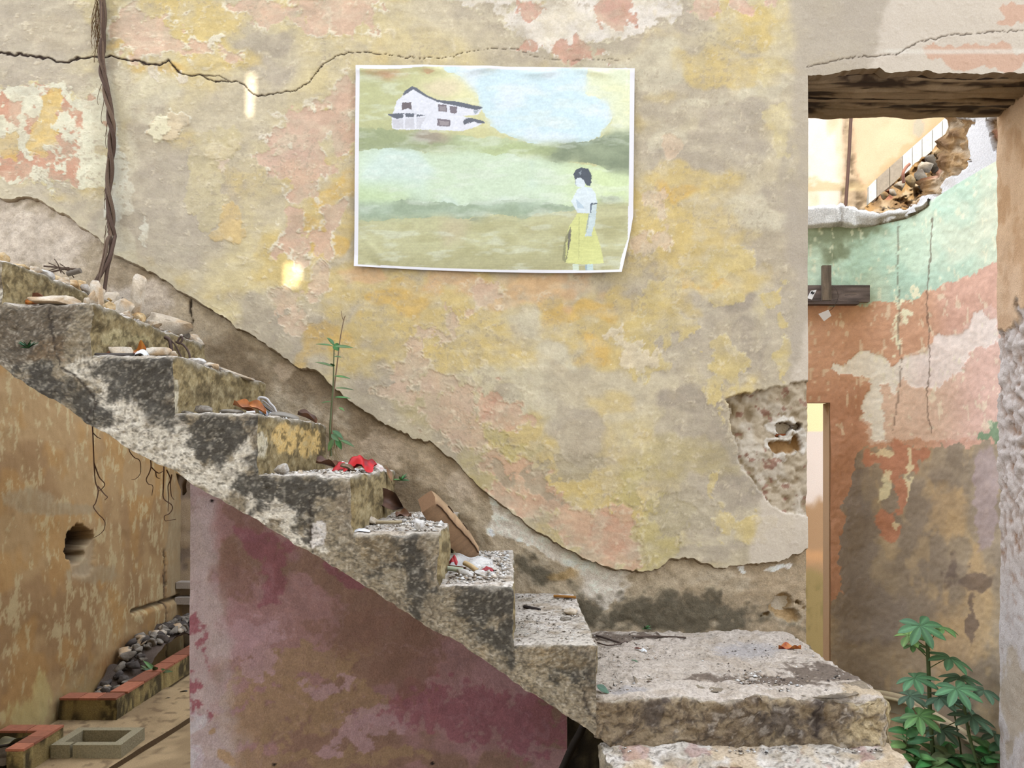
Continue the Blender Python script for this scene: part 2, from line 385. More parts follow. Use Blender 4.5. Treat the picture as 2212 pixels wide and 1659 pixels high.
    # speckle, brush streaks, small flaking everywhere
    fl = sst(.79, .85, fbm(x, y, 14, 4, 40, gain=.66) + .16 * (n1 - .5)); c = mixc(c, (230, 214, 182), fl * .5)
    c = mixc(c, (206, 192, 162), sst(.42, .8, fbm(x, y, 36, 5, 49, gain=.62)) * .42)
    c = mixc(c, (222, 208, 176), sst(.5, .85, fbm(x, y, 58, 4, 50, sy=20, gain=.6)) * .30)
    c = mixc(c, (176, 162, 138), sst(.56, .85, fbm(x, y, 70, 5, 51, sy=34, gain=.64)) * .30); relief += fl * .0012
    dk = sst(.70, .85, sp) * sst(.45, .75, n2); c = mixc(c, (166, 152, 128), dk * .5)
    st = fbm(x, y, 60, 4, 41, sy=8); c = c * (1.04 + (st - .5)[..., None] * .045)
    c = c * (1 + (n3 - .5)[..., None] * .07 + (sp - .5)[..., None] * .06)
    # right pale strip by the door and the lintel field
    rs = sst(1688, 1716, x + (n2 - .5) * 40); c = mixc(c, (192, 178, 158), rs * .75)
    lf = sst(1880, 1900, x + (100 - y) * -.25 + (n3 - .5) * 14); c = mixc(c, (222, 207, 186), lf * .85)
    pk = sst(0, .06, blobs(wx, wy, [(2110, 130, 110, 26), (2050, 120, 60, 20), (2190, 40, 50, 18)]) + (n3 - .5) * .5); c = mixc(c, (217, 178, 150), pk)
    rim = sst(108, 114, y) * (1 - sst(1850, 1800, x)) * (1 - sst(118, 124, y)); c = mixc(c, (234, 224, 206), rim * .7 * sst(1880, 1920, x))
    # broken recess by the door: bare rubble
    rx, ry = warp(x, y, 5, 18, 160)
    rec = pip(rx, ry, RECESS).astype(float)
    rub = fbm(x, y, 20, 4, 44); rub2 = fbm(x, y, 60, 3, 45)
    rc = np.zeros(c.shape) + np.array((194., 176., 148.)); rc = mixc(rc, (206, 192, 170), sst(.45, .7, rub2)); rc = mixc(rc, (166, 146, 116), sst(.55, .75, rub)); rc = mixc(rc, (150, 104, 86), sst(.8, .86, fbm(x, y, 14, 3, 46)) * .7)
    c = mixc(c, rc, rec)
    deep = rec * (.014 + .030 * sst(1700, 1590, x) * sst(1000, 900, y) + (rub - .5) * .022)
    relief -= deep
    wr = sst(0, .1, blobs(rx, ry, [(1692, 925, 34, 20), (1690, 968, 40, 24), (1730, 950, 14, 40)]) + (rub - .5) * 1.1); c = mixc(c, (226, 216, 200), wr * .95); relief += wr * .006
    h1 = sst(0, .15, blobs(rx, ry, [(1692, 926, 21, 12), (1722, 925, 10, 9), (1678, 940, 5, 4)])); c = mixc(c, (92, 66, 40), h1); relief -= h1 * .055
    h2 = sst(0, .15, blobs(rx, ry, [(1690, 966, 30, 15), (1722, 958, 9, 18)])); c = mixc(c, (176, 136, 88), h2); relief -= h2 * .03
    # hairline cracks
    for i, cr in enumerate(CRACKS):
        jx, jy = x + (n3 - .5) * 3, y + (fbm(x, y, 9, 2, 47) - .5) * 5
        dd = pline(jx, jy, cr)
        wid = 2.1 if i == 0 else 1.4
        if i == 0: wid = wid * np.interp(x, [0, 380, 500, 560, 640, 760, 1360], [1.2, 1.1, .5, .8, .6, .45, .25])
        m = sst(wid * 1.2, wid * .4, dd) * (np.interp(x, [500, 760, 1100, 1400], [1, .8, .5, .3]) if i == 0 else .6)
        c = mixc(c, (66, 52, 44), m); relief -= m * .006
    relief += (n1 - .5) * .012 + (fbm(x, y, 70, 3, 48) - .5) * .004 + (sp - .5) * .0008
    return sat(c, .96), relief

def wall_grid(xs, ytop, ybot_f, rows, paint, y_off, power=1.0):
    t = np.linspace(0, 1, rows)[:, None] ** power
    Xp = np.repeat(xs[None], rows, 0)
    yb = ybot_f(xs)[None]; Yp = ytop(xs)[None] * (1 - t) + yb * t if callable(ytop) else ytop * (1 - t) + yb * t
    c, rel = paint(Xp, Yp)
    Pn = np.stack([X(Xp), y_off - rel, Z(Yp)], -1)
    return Xp, Yp, c, rel, Pn

wall_main = struct(empty('wall_main', (0, 0.2, 0)), 'tall ruined wall with layers of peeling yellow and pink paint')
LIP = 0.016
xs = np.concatenate([np.linspace(-700, -10, 60), np.arange(-7, 1740, 2.6), [1742]])
xs = np.unique(xs)
Xp, Yp, c, rel, Pn = wall_grid(xs, -8.0, edge_y, 430, paint_upper, -LIP)
mb = Mesh(); mb.grid(Pn, lin(c) * GAIN, flip=True)
# broken lip at the lower edge of the plaster coat
lipc = lin(np.array((150, 128, 100.))) * GAIN
er = Pn[-1]; e2 = er.copy(); e2[:, 1] = 0.012; e2[:, 2] += -0.004 - 0.012 * fbm(xs, xs * 0, 18, 3, 8)
e1 = er * .5 + e2 * .5; e1[:, 2] -= .004 * fbm(xs, xs * 0, 12, 2, 18)
mb.grid(np.stack([er, e1, e2]), np.stack([np.repeat((lin((190, 170, 138)) * GAIN)[None], len(xs), 0), np.repeat(lipc[None], len(xs), 0), np.repeat(lipc[None], len(xs), 0)]), flip=True)
# door-side return of the plaster coat
dr = Pn[:, -1]; d2 = dr.copy(); d2[:, 1] = 0.43
mb.grid(np.stack([dr, d2], 1), np.stack([lin(c[:, -1]) * GAIN] * 2, 1), flip=True)
wpart('plaster_coat', mb.build('plaster_coat'), M_PLASTER, wall_main)
# the part of the wall above the frame, plainer
xs2 = np.linspace(-700, 2700, 140)
Xp, Yp, c, rel, Pn = wall_grid(xs2, -232.0, lambda q: q * 0 - 7.5, 40, paint_upper, -LIP)
mb = Mesh(); mb.grid(Pn, lin(c) * GAIN, flip=True)
wpart('plaster_coat_top', mb.build('plaster_coat_top'), M_PLASTER, wall_main)
# lintel field above the doorway
lint_f = interp([(1742, 168), (1780, 163), (1815, 158), (1850, 156), (1895, 153), (1905, 160), (1950, 160), (2000, 156), (2020, 160), (2100, 162), (2180, 163), (2260, 166), (2700, 166)])
xs3 = np.concatenate([np.arange(1742, 2260, 2.6), np.linspace(2262, 2700, 30)])
Xp, Yp, c, rel, Pn = wall_grid(xs3, -8.0, lambda q: lint_f(q) + (fbm(q, q * 0, 20, 3, 52) - .5) * 6, 70, paint_upper, -LIP)
mb = Mesh(); mb.grid(Pn, lin(c) * GAIN, flip=True)
er = Pn[-1]; e2 = er.copy(); e2[:, 1] = .03; mb.grid(np.stack([er, e2]), lipc, flip=True)
wpart('lintel_plaster', mb.build('lintel_plaster'), M_PLASTER, wall_main)
# plaster on the pier right of the doorway
xs4 = np.linspace(2256, 2700, 70)
Xp, Yp, c, rel, Pn = wall_grid(xs4, lambda q: q * 0 + 164, lambda q: q * 0 + 1795, 160, paint_upper, -LIP)
mb = Mesh(); mb.grid(Pn, lin(c) * GAIN, flip=True)
wpart('pier_plaster', mb.build('pier_plaster'), M_PLASTER, wall_main)

def stair_back_line(x):     # where the underside of the flight meets the wall, in wall pixels
    return np.interp(x, [CX + (p[0] - CX) * DO / D for p in SOFF], [HY + (p[1] - HY) * DO / D for p in SOFF])
def paint_lower(x, y):
    n1 = fbm(x, y, 150, 4, 61); n2 = fbm(x, y, 50, 4, 62); n3 = fbm(x, y, 16, 4, 63); sp = fbm(x, y, 5, 2, 64)
    wx, wy = warp(x, y, 22, 50, 170)
    c = np.zeros(x.shape + (3,)) + np.array((184., 166., 138.))
    c = mixc(c, (168, 148, 120), sst(.45, .7, n1) * .8); c = mixc(c, (200, 186, 162), sst(.6, .8, n2) * .5)
    f = lambda L, j=.5: blobs(wx, wy, L) + (n3 - .5) * j
    c = mixc(c, (206, 190, 170), sst(-.1, .5, f([(90, 510, 170, 90), (-100, 450, 200, 100), (300, 640, 90, 50)])) * .85)
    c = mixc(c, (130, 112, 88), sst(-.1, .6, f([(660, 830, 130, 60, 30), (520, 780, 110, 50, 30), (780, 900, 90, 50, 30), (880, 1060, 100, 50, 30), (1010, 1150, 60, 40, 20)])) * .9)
    c = mixc(c, (192, 172, 146), sst(0, .5, f([(610, 800, 30, 26), (820, 960, 70, 40, 30), (1000, 1040, 60, 40)])) * .7)
    # white lime patches below the lip
    band = y - edge_f(x)
    lm = sst(0, .08, f([(1060, 1090, 14, 26), (1120, 1130, 50, 26, 32), (1190, 1180, 70, 30, 32), (1265, 1215, 50, 26, 25), (1320, 1250, 36, 26), (1310, 1290, 26, 30, 20), (1075, 1135, 10, 10), (1230, 1200, 60, 22, 28), (1150, 1160, 60, 22, 34), (1330, 1270, 30, 30), (1290, 1250, 40, 30, 30)], .7))
    lm = np.maximum(lm, .75 * sst(-.5, -.05, blobs(wx, wy, [(1130, 1135, 70, 24, 34), (1210, 1185, 80, 26, 30), (1310, 1245, 50, 40)]) + (n3 - .5) * .5)); c = mixc(c, (228, 216, 198), lm * .95)
    c = mixc(c, (236, 226, 214), sst(0, .08, f([(1685, 1225, 34, 9, -8), (1588, 1232, 12, 7), (1075, 1137, 8, 8)], .4)))
    mo = sst(-.15, .55, f([(1170, 1248, 50, 30, 20), (1270, 1310, 50, 26), (1400, 1320, 110, 46), (1530, 1325, 130, 40), (1330, 1340, 80, 30), (1250, 1330, 40, 60), (1460, 1345, 260, 24)], .9))
    c = mixc(c, (92, 84, 68), mo * .88)
    c = mixc(c, (176, 140, 84), sst(0, .5, f([(1210, 1255, 40, 20)])) * .5)
    ht = sst(0, .15, f([(1690, 1320, 40, 26)], .5)); c = mixc(c, (184, 156, 116), ht)
    c = np.minimum(c * (1.09 + (n3 - .5)[..., None] * .16 + (sp - .5)[..., None] * .12), 244)
    relief = (n2 - .5) * .010 + (n3 - .5) * .006 - ht * .03
    pc = pline(x + (n3 - .5) * 4, y, [(411, 640), (410, 665), (414, 690), (412, 712)]); m = sst(2.6, 1, pc); c = mixc(c, (70, 58, 46), m); relief -= m * .006
    # red-painted wall under the flight
    below = y > stair_back_line(x) - 45
    q = np.zeros(c.shape) + np.array((172., 124., 112.))
    q = mixc(q, (150, 112, 82), sst(.45, .6, fbm(x, y, 170, 5, 70)) * .85)
    q = mixc(q, (186, 134, 126), sst(.5, .58, fbm(wx, wy, 110, 5, 71)) * .7)
    q = mixc(q, (168, 132, 88), sst(0, .1, f([(640, 1440, 150, 40, -8), (540, 1560, 110, 60), (700, 1520, 180, 50), (640, 1640, 260, 18)], .9)) * .8)
    q = mixc(q, (196, 152, 148), sst(0, .07, f([(820, 1560, 60, 40), (760, 1600, 50, 26), (700, 1480, 60, 12, -15), (560, 1430, 40, 30), (540, 1380, 90, 40)], 1.1)) * .75)
    q = mixc(q, (152, 84, 86), sst(0, .25, f([(560, 1160, 70, 30, 25), (760, 1240, 60, 20, 25), (1000, 1540, 160, 60), (1150, 1560, 90, 80), (900, 1500, 90, 40), (590, 1250, 30, 60)], .9)) * .75)
    q = mixc(q, (140, 100, 76), sst(0, .3, f([(500, 1240, 60, 80), (760, 1360, 90, 60), (880, 1420, 80, 90), (560, 1080, 60, 60)], .8)) * .7)
    ls = sst(500, 440, x + (n2 - .5) * 70 + (1250 - y) * .10); q = mixc(q, (208, 184, 170), ls * .85)
    rd = sst(0, .1, f([(424, 1360, 10, 30), (436, 1420, 8, 50), (418, 1490, 6, 40), (428, 1640, 5, 50), (430, 1530, 7, 30)], .7)) * sst(.4, .6, n3 + .15); q = mixc(q, (152, 74, 76), rd * .85)
    q = mixc(q, (218, 206, 200), sst(0, .2, f([(420, 1620, 16, 110)], .5)) * .8)
    q = mixc(q, (190, 150, 104), sst(0, .1, f([(468, 1590, 12, 12), (482, 1640, 14, 14)], .3)))
    vein = sst(.035, .01, np.abs(fbm(wx, wy, 85, 4, 72) - .5)); q = mixc(q, (206, 164, 158), vein * .18)
    vein2 = sst(.02, .006, np.abs(fbm(wx, wy, 60, 4, 73) - .5)); q = mixc(q, (128, 84, 78), vein2 * .15)
    q = q * (1 + (n3 - .5)[..., None] * .12 + (sp - .5)[..., None] * .07)
    q = 255 * (np.clip(q / 255, 0, 1) ** .82)
    q = np.minimum(q, 240)
    q = sat(q, .95)
    q[..., 2] += 6
    for hx, hy in ((456, 1082), (592, 1652), (934, 1650)):
        hh = sst(5, 3, np.hypot(x - hx, y - hy)); q = mixc(q, (40, 30, 26), hh)
    c = np.where(below[..., None], q, c)
    relief = np.where(below, (n1 - .5) * .01 + (n3 - .5) * .002, relief)
    return c, relief
mb = Mesh()
xa = np.concatenate([np.linspace(-700, -10, 50), np.arange(-6, 409, 4.0), [409.5]])
t = lambda q: edge_f(q) - 12
xl = X(410)
_, _, c, rel, Pn = wall_grid(xa, t, lambda q: stair_back_line(q) - 8, 90, paint_lower, 0.004); mb.grid(Pn, lin(c) * GAIN, flip=True)
xb = np.concatenate([[409.5], np.arange(412, 1225, 3.6), [1225]])
_, _, c, rel, Pn = wall_grid(xb, t, lambda q: q * 0 + 1795, 300, paint_lower, 0.004); mb.grid(Pn, lin(c) * GAIN, flip=True)
xc = np.concatenate([[1225], np.arange(1228, 1741, 3.6), [1742]])
_, _, c, rel, Pn = wall_grid(xc, t, lambda q: q * 0 + 1450, 90, paint_lower, 0.004); mb.grid(Pn, lin(c) * GAIN, flip=True)
xd = np.linspace(-1100, -278, 50)
_, _, c, rel, Pn = wall_grid(xd, lambda q: stair_back_line(q) - 8, lambda q: q * 0 + 1795, 160, paint_lower, 0.004); mb.grid(Pn, lin(c) * GAIN, flip=True)
wpart('bare_render', mb.build('bare_render'), M_RENDER, wall_main)

# solid core of the wall (its thickness, seen at openings)
DT = 3.73
ZS = 3.233
ZTOP = 4.02
XD0 = X(1742); XJF = X(2255); XJB = X(2153, DT)
def slab(mb, x0, x1, z0, z1, y0=.035, y1=.43, col=(236, 222, 200)):
    boxm(mb, (x0, y0, z0), (x1, y1, z1), lin(col) * GAIN)
mb = Mesh()
slab(mb, -5.2, XD0, 2.62, ZTOP)
for i in range(12):                                   # stepped underside hidden behind the flight
    a = -2.75 + i * (2.75 - 1.383) / 12; b = a + (2.75 - 1.383) / 12
    zz = float(np.interp((a + b) / 2, [-2.75, -1.383], [2.60, 1.66])) + .02
    slab(mb, a, b, zz, 2.62)
slab(mb, -1.383, X(1225), 0, 2.62)
slab(mb, X(1225), XD0, Z(1450), 2.62)
slab(mb, -5.2, -2.75, 0, 2.62)
slab(mb, XD0, XJB + 1.6, ZS + .03, ZTOP)
slab(mb, XJB + .05, XJB + 1.6, 0, ZS + .03, .0)
wpart('masonry_core', mb.build('masonry_core', False), M_RENDER, wall_main)
# cavity below the landing
mb = Mesh()
gx = np.linspace(X(1225), XD0, 40); gz = np.linspace(0, Z(1450) + .02, 34)
GX, GZ = np.meshgrid(gx, gz)
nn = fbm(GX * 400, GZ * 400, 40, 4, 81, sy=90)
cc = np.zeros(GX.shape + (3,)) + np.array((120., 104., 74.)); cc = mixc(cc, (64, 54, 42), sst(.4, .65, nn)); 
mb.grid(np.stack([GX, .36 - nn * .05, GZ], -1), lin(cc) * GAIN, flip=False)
gy = np.linspace(0, .4, 12); GY, GZ = np.meshgrid(gy, gz)
mb.grid(np.stack([np.full(GY.shape, X(1225)), GY, GZ], -1), lin((170, 150, 116)) * GAIN)
wpart('cavity', mb.build('cavity'), M_RENDER, wall_main)
# right jamb of the doorway
nu, nv = 46, 330
u = np.linspace(-.05, 1.02, nu)[None]; v = np.linspace(0, 1, nv)[:, None]
zz = np.repeat(v * (ZS + .02), nu, 1); uu = np.repeat(u, nv, 0)
Pn = np.stack([XJF + (XJB - XJF) * uu, .43 * uu - .01, zz], -1)
px, py = proj(Pn)
n1 = fbm(uu * 200, zz * 380, 40, 4, 90); n2 = fbm(uu * 200, zz * 380, 12, 4, 91)
edge = 700 + (px - 2160) * .3 + (n1 - .5) * 90 - 60 * sst(2185, 2212, px)
bare = sst(-3, 3, py - edge)
c = np.zeros(px.shape + (3,)) + np.array((208., 172., 132.)); c = mixc(c, (190, 150, 108), sst(.5, .8, n1)); c = mixc(c, (214, 182, 150), sst(450, 650, py) * .5)
b_ = np.zeros(c.shape) + np.array((204., 190., 178.)); b_ = mixc(b_, (176, 156, 140), sst(.5, .75, n2)); b_ = mixc(b_, (150, 110, 80), sst(.84, .9, n2) * .6)
b_ = mixc(b_, (206, 200, 196), sst(1150, 1350, py) * .6); b_ = mixc(b_, (176, 158, 130), sst(.1, .3, blobs(px, py, [(2185, 1520, 40, 110)]) + (n1 - .5)) * .6)
c = mixc(c, b_, bare)
c = mixc(c, (150, 126, 98), sst(10, 0, np.abs(py - edge)) * .5)
rough = bare * sst(1250, 1000, py)
dx = bare * .012 + (n2 - .5) * (.003 + .03 * rough) + (n1 - .5) * .012
Pn[..., 0] += dx
mb = Mesh(); mb.grid(Pn, lin(c) * .72)
wpart('door_jamb', mb.build('door_jamb'), M_RENDER, wall_main)
# boards of the rotten timber lintel seen from below
for i in range(4):
    y0 = .035 + i * .099; nu, nv = 150, 14
    U, Vv = np.meshgrid(np.linspace(XD0 - .02, XJB + .02, nu), np.linspace(0, 1, nv))
    n1 = fbm(U * 500, Vv * 40 + i * 97, 160, 5, 95, sy=16); n2 = fbm(U * 500, Vv * 40 + i * 51, 30, 3, 96, sy=12)
    sag = .012 * i if False else 0
    rr = .012 * (np.abs(Vv * 2 - 1) ** 6)
    Pn = np.stack([U, y0 + Vv * .097 + (fbm(U * 500, U * 0, 60, 3, 97 + i) - .5) * .02 * (Vv if i == 3 else 0), ZS + rr + (n1 - .5) * .03 + (i % 2) * .006], -1)
    c = np.zeros(U.shape + (3,)) + np.array((142., 122., 96.)); c = mixc(c, (62, 48, 36), sst(.42, .62, n1)); c = mixc(c, (160, 140, 112), sst(.55, .8, n2) * .5)
    mb = Mesh(); mb.grid(Pn, lin(c) * .74)
    for s in (0, -1):
        e = Pn[s]; e2 = e.copy(); e2[:, 2] += .06; mb.grid(np.stack([e, e2]), lin((70, 55, 42)) * GAIN)
    wpart('lintel_board', mb.build('lintel_board'), M_WOOD, wall_main)
# two rusty reinforcing bars in the broken recess
for (a, b, yy) in (((1668, 941), (1716, 938), 3.325), ((1662, 987), (1728, 985), 3.325)):
    mb = Mesh(); tube(mb, catmull([P(a[0], a[1], yy), P((a[0] + b[0]) / 2, (a[1] + b[1]) / 2 + 1, yy), P(b[0], b[1], yy)], 5), .007, lin((176, 96, 48)) * GAIN, 7)
    wpart('reinforcing_bar', mb.build('reinforcing_bar'), M_METAL, wall_main)

# =================================================================== STAIRCASE
stairs = tag(empty('staircase', (X(700, DO), -.44, 0)), 'crumbling concrete staircase climbing left along the peeling wall, its treads strewn with rubble', 'staircase')
def paint_front(px, py):
    n1 = fbm(px, py, 110, 5, 201); n2 = fbm(px, py, 30, 6, 202, gain=.72); n3 = fbm(px, py, 9, 3, 203)
    wx, wy = warp(px, py, 26, 50, 210)
    f = lambda L, j=1.0: blobs(wx, wy, L) + (n2 - .5) * j
    c = np.zeros(px.shape + (3,)) + np.array((150., 136., 112.))
    c = mixc(c, (132, 118, 98), sst(.4, .7, n1) * .8); c = mixc(c, (176, 160, 132), sst(.58, .75, n2) * .7)
    c = mixc(c, (222, 212, 192), sst(0, .28, f([(215, 830, 60, 70), (265, 890, 70, 45), (180, 800, 40, 40), (350, 930, 40, 60), (250, 940, 80, 40), (460, 1020, 70, 50), (380, 980, 60, 40), (590, 1110, 90, 45, 30), (520, 980, 36, 36), (690, 1150, 20, 26), (30, 770, 60, 24, 30), (15, 620, 26, 30), (420, 1010, 60, 30, 30), (640, 1160, 60, 20, 30), (300, 950, 70, 30, 30)], 1.0)) * .95)
    bl = sst(-.1, .35, f([(300, 810, 120, 55), (340, 870, 50, 60), (470, 920, 90, 50), (640, 1060, 110, 50), (440, 960, 50, 40), (560, 1040, 60, 60), (90, 830, 80, 50, 30), (180, 890, 60, 30, 30), (680, 1090, 40, 70), (860, 1200, 60, 50), (1040, 1300, 60, 70), (1080, 1380, 50, 40), (560, 920, 30, 30), (900, 1260, 40, 60), (1240, 1440, 60, 50), (1100, 1290, 40, 60)], 1.4))
    c = mixc(c, (66, 62, 55), bl * .84)
    c = mixc(c, (104, 92, 76), sst(0, .3, f([(70, 700, 130, 50), (60, 740, 110, 40)], .6)) * .9)
    c = mixc(c, (128, 108, 84), sst(0, .3, f([(100, 755, 70, 26)], .5)) * .8)
    c = mixc(c, (160, 138, 104), sst(0, .5, f([(1230, 1430, 70, 40), (820, 1190, 60, 40), (1080, 1500, 120, 50, 35), (1200, 1420, 60, 30)], .8)) * .6)
    sb = pip(wx, wy, [(560, 1050), (670, 1120), (700, 1200), (640, 1190), (540, 1120)])
    dots = sst(.62, .72, n3); c = mixc(c, (58, 54, 48), dots * .35); c = mixc(c, (190, 180, 160), sst(.3, .2, n3) * .35)
    c = mixc(c, (214, 206, 196), sst(0, .06, blobs(px + (n3 - .5) * 12, py + (n2 - .5) * 14, [(690, 1148, 17, 30), (683, 1165, 10, 20)])))
    for L in ([(672, 1080), (674, 1120), (671, 1160), (676, 1190)], [(100, 640), (110, 690), (130, 790)], [(140, 800), (180, 830), (205, 870), (190, 905)], [(1255, 1480), (1262, 1500), (1275, 1540), (1300, 1555)]):
        m = sst(4, 1.2, pline(px + (n3 - .5) * 8, py + (n3 - .5) * 5, L)); c = mixc(c, (52, 44, 36), m * .8)
    g = fbm(px, py, 5, 3, 204, gain=.7); c = mixc(c, (212, 202, 182), sst(.66, .8, g) * .4); c = mixc(c, (70, 64, 54), sst(.36, .2, g) * .5)
    return c * (1.12 + (n3 - .5)[..., None] * .25)
def paint_riser(px, py, y):
    n1 = fbm(px, py, 50, 4, 221); n2 = fbm(px, py, 14, 4, 222, sy=24)
    c = np.zeros(px.shape + (3,)) + np.array((152., 132., 92.))
    c = mixc(c, (108, 92, 62), sst(.45, .7, n1) * .85); c = mixc(c, (182, 162, 118), sst(.6, .8, n2) * .6)
    f = blobs(px, py, [(620, 948, 40, 34), (670, 960, 36, 32)]) + (n2 - .5) * .5; c = mixc(c, (222, 186, 118), sst(0, .15, f))
    f = blobs(px, py, [(255, 730, 36, 22), (300, 735, 26, 14)]) + (n2 - .5) * .5; c = mixc(c, (176, 160, 116), sst(0, .2, f) * .8)
    f = blobs(px, py, [(372, 845, 14, 50), (566, 965, 12, 26)]) + (n2 - .5) * .9; c = mixc(c, (206, 194, 166), sst(0, .15, f))
    c = mixc(c, (120, 104, 74), sst(0, .4, blobs(px, py, [(470, 850, 90, 30)]) + (n1 - .5) * .6) * .6)
    g = fbm(px, py, 7, 3, 224, sy=12, gain=.7); c = mixc(c, (196, 180, 140), sst(.6, .8, g) * .5); c = mixc(c, (82, 70, 46), sst(.42, .25, g) * .6)
    return c * 1.05
def paint_top(Pn, px, py):
    x = Pn[..., 0] * 500; y = Pn[..., 1] * 500
    n1 = fbm(x, y, 70, 4, 231); n2 = fbm(x, y, 12, 4, 232); n3 = fbm(x, y, 4, 2, 233)
    c = np.zeros(px.shape + (3,)) + np.array((214., 202., 184.)); c = mixc(c, (232, 220, 204), sst(.4, .65, n1)); c = mixc(c, (160, 146, 128), sst(.62, .82, n2) * .6)
    c = mixc(c, (160, 140, 112), sst(.55, .8, fbm(x, y, 30, 3, 234)) * .5)
    c = mixc(c, (92, 82, 72), sst(.72, .85, n3) * .6)
    return c
def step_mesh(x0, x1, zt, zn, y0, y1, zbot, riser=True, rbase=.010, amp=.006, rough=0, seedr=0, topc=None, frontc=None, chipped=None, left=False, h=.0055):
    nx = max(6, int((x1 - x0) / h)); nzv = max(6, int((zt - float(np.min(zbot(np.array([x0, x1]))))) / h)); ny = max(6, int((y1 - y0) / .0085))
    grids = []
    xs_ = np.linspace(x0, x1, nx)
    tt = np.linspace(0, 1, nzv)[:, None]
    zb = zbot(xs_)[None]
    Pf = np.stack([np.repeat(xs_[None], nzv, 0), np.full((nzv, nx), y0), zt * (1 - tt) + zb * tt], -1); grids.append(('front', Pf, True))
    ys_ = np.linspace(y0, y1, ny)
    A, B = np.meshgrid(xs_, ys_); Pt = np.stack([A, B, np.full(A.shape, zt)], -1); grids.append(('top', Pt, False))
    if riser:
        z0 = zn - .05; nz2 = max(5, int((zt - z0) / .0065))
        A, B = np.meshgrid(ys_, np.linspace(z0, zt, nz2)); Pr = np.stack([np.full(A.shape, x1), A, B], -1); grids.append(('riser', Pr, False))
    if left:
        nz2 = 20
        A, B = np.meshgrid(ys_, np.linspace(zt - .2, zt, nz2)); Pr = np.stack([np.full(A.shape, x0), A, B], -1); grids.append(('left', Pr, True))
    ys2 = np.linspace(y0, y1, 6); A, B = np.meshgrid(xs_, ys2); Pb = np.stack([A, B, np.repeat(zbot(xs_)[None], 6, 0)], -1); grids.append(('bot', Pb, True))
    mb = Mesh()
    for kind, Pn, fl in grids:
        px, py = proj(Pn)
        if kind == 'front': c = (frontc or paint_front)(px, py)
        elif kind in ('riser',): c = paint_riser(px, py, Pn[..., 1])
        elif kind == 'top': c = (topc or paint_top)(Pn, px, py)
        else: c = paint_front(px, py)
        if kind in ('front', 'riser'):
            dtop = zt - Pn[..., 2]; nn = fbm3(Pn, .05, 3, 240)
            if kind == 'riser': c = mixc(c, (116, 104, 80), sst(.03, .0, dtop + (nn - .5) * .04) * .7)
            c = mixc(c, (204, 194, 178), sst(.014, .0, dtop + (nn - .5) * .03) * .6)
        p = Pn.copy()
        r = rbase + .05 * np.clip(fbm3(Pn, .11, 3, 250 + seedr) - .56, 0, 1) * (1 + rough)
        if chipped is not None: r = r + chipped(Pn)
        sx = sst(zn - .01, zn + .03, Pn[..., 2]) if riser else np.zeros(r.shape)
        q = p.copy()
        q[..., 0] = np.where(sx > 0, np.minimum(p[..., 0], x1 - r * sx), p[..., 0])
        if left: q[..., 0] = np.maximum(q[..., 0], x0 + r)
        q[..., 1] = np.maximum(p[..., 1], y0 + r); q[..., 2] = np.minimum(p[..., 2], zt - r)
        dv = p - q; L = np.linalg.norm(dv, axis=-1); s = np.where(L > r, r / np.maximum(L, 1e-9), 1.0)
        p = q + dv * s[..., None]
        for k in range(3):
            p[..., k] += (fbm3(Pn, .13, 4, 260 + k * 7, (1, 1, 1)) - .5) * amp * (2.2 + rough * 3) + (fbm3(Pn, .022, 3, 280 + k * 7) - .5) * amp * (1 + rough)
        p[..., 1] = np.where(Pn[..., 1] > y1 - 1e-6, y1, p[..., 1])
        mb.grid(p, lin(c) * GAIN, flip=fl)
    return mb.build('step')
def chip4(Pn): return .022 * sst(-.62, -.60, Pn[..., 0]) * sst(YO + .12, YO, Pn[..., 1])
xprev = X(-600, DO)
for i in range(len(XN)):
    zn = ZT[i + 1] if i + 1 < len(XN) else ZL
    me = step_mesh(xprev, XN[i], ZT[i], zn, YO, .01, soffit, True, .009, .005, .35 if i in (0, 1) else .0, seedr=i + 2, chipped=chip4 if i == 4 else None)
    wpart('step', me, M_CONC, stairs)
    xprev = XN[i]
# landing block: ragged stone
def paint_landfront(px, py):
    n1 = fbm(px, py, 80, 5, 301); n2 = fbm(px, py, 24, 5, 302, gain=.65); n3 = fbm(px, py, 8, 3, 303)
    c = np.zeros(px.shape + (3,)) + np.array((160., 140., 112.)); c = mixc(c, (120, 102, 82), sst(.42, .68, n2) * .9); c = mixc(c, (190, 170, 138), sst(.6, .8, n1) * .6)
    c = mixc(c, (104, 92, 82), sst(0, .5, blobs(px, py, [(1410, 1540, 50, 50), (1690, 1560, 70, 40), (1770, 1550, 20, 60)]) + (n2 - .5)) * .8)
    c = mixc(c, (206, 184, 142), sst(0, .4, blobs(px, py, [(1890, 1520, 60, 30), (1880, 1580, 60, 40)]) + (n2 - .5) * .8) * .8)
    c = mixc(c, (206, 194, 178), sst(.72, .8, n2) * .6); c = mixc(c, (76, 66, 58), sst(.68, .8, n3) * .5)
    m = sst(5, 1.5, pline(px + (n3 - .5) * 10, py, [(1765, 1510), (1768, 1560), (1772, 1610)])); c = mixc(c, (60, 50, 44), m * .7)
    return c
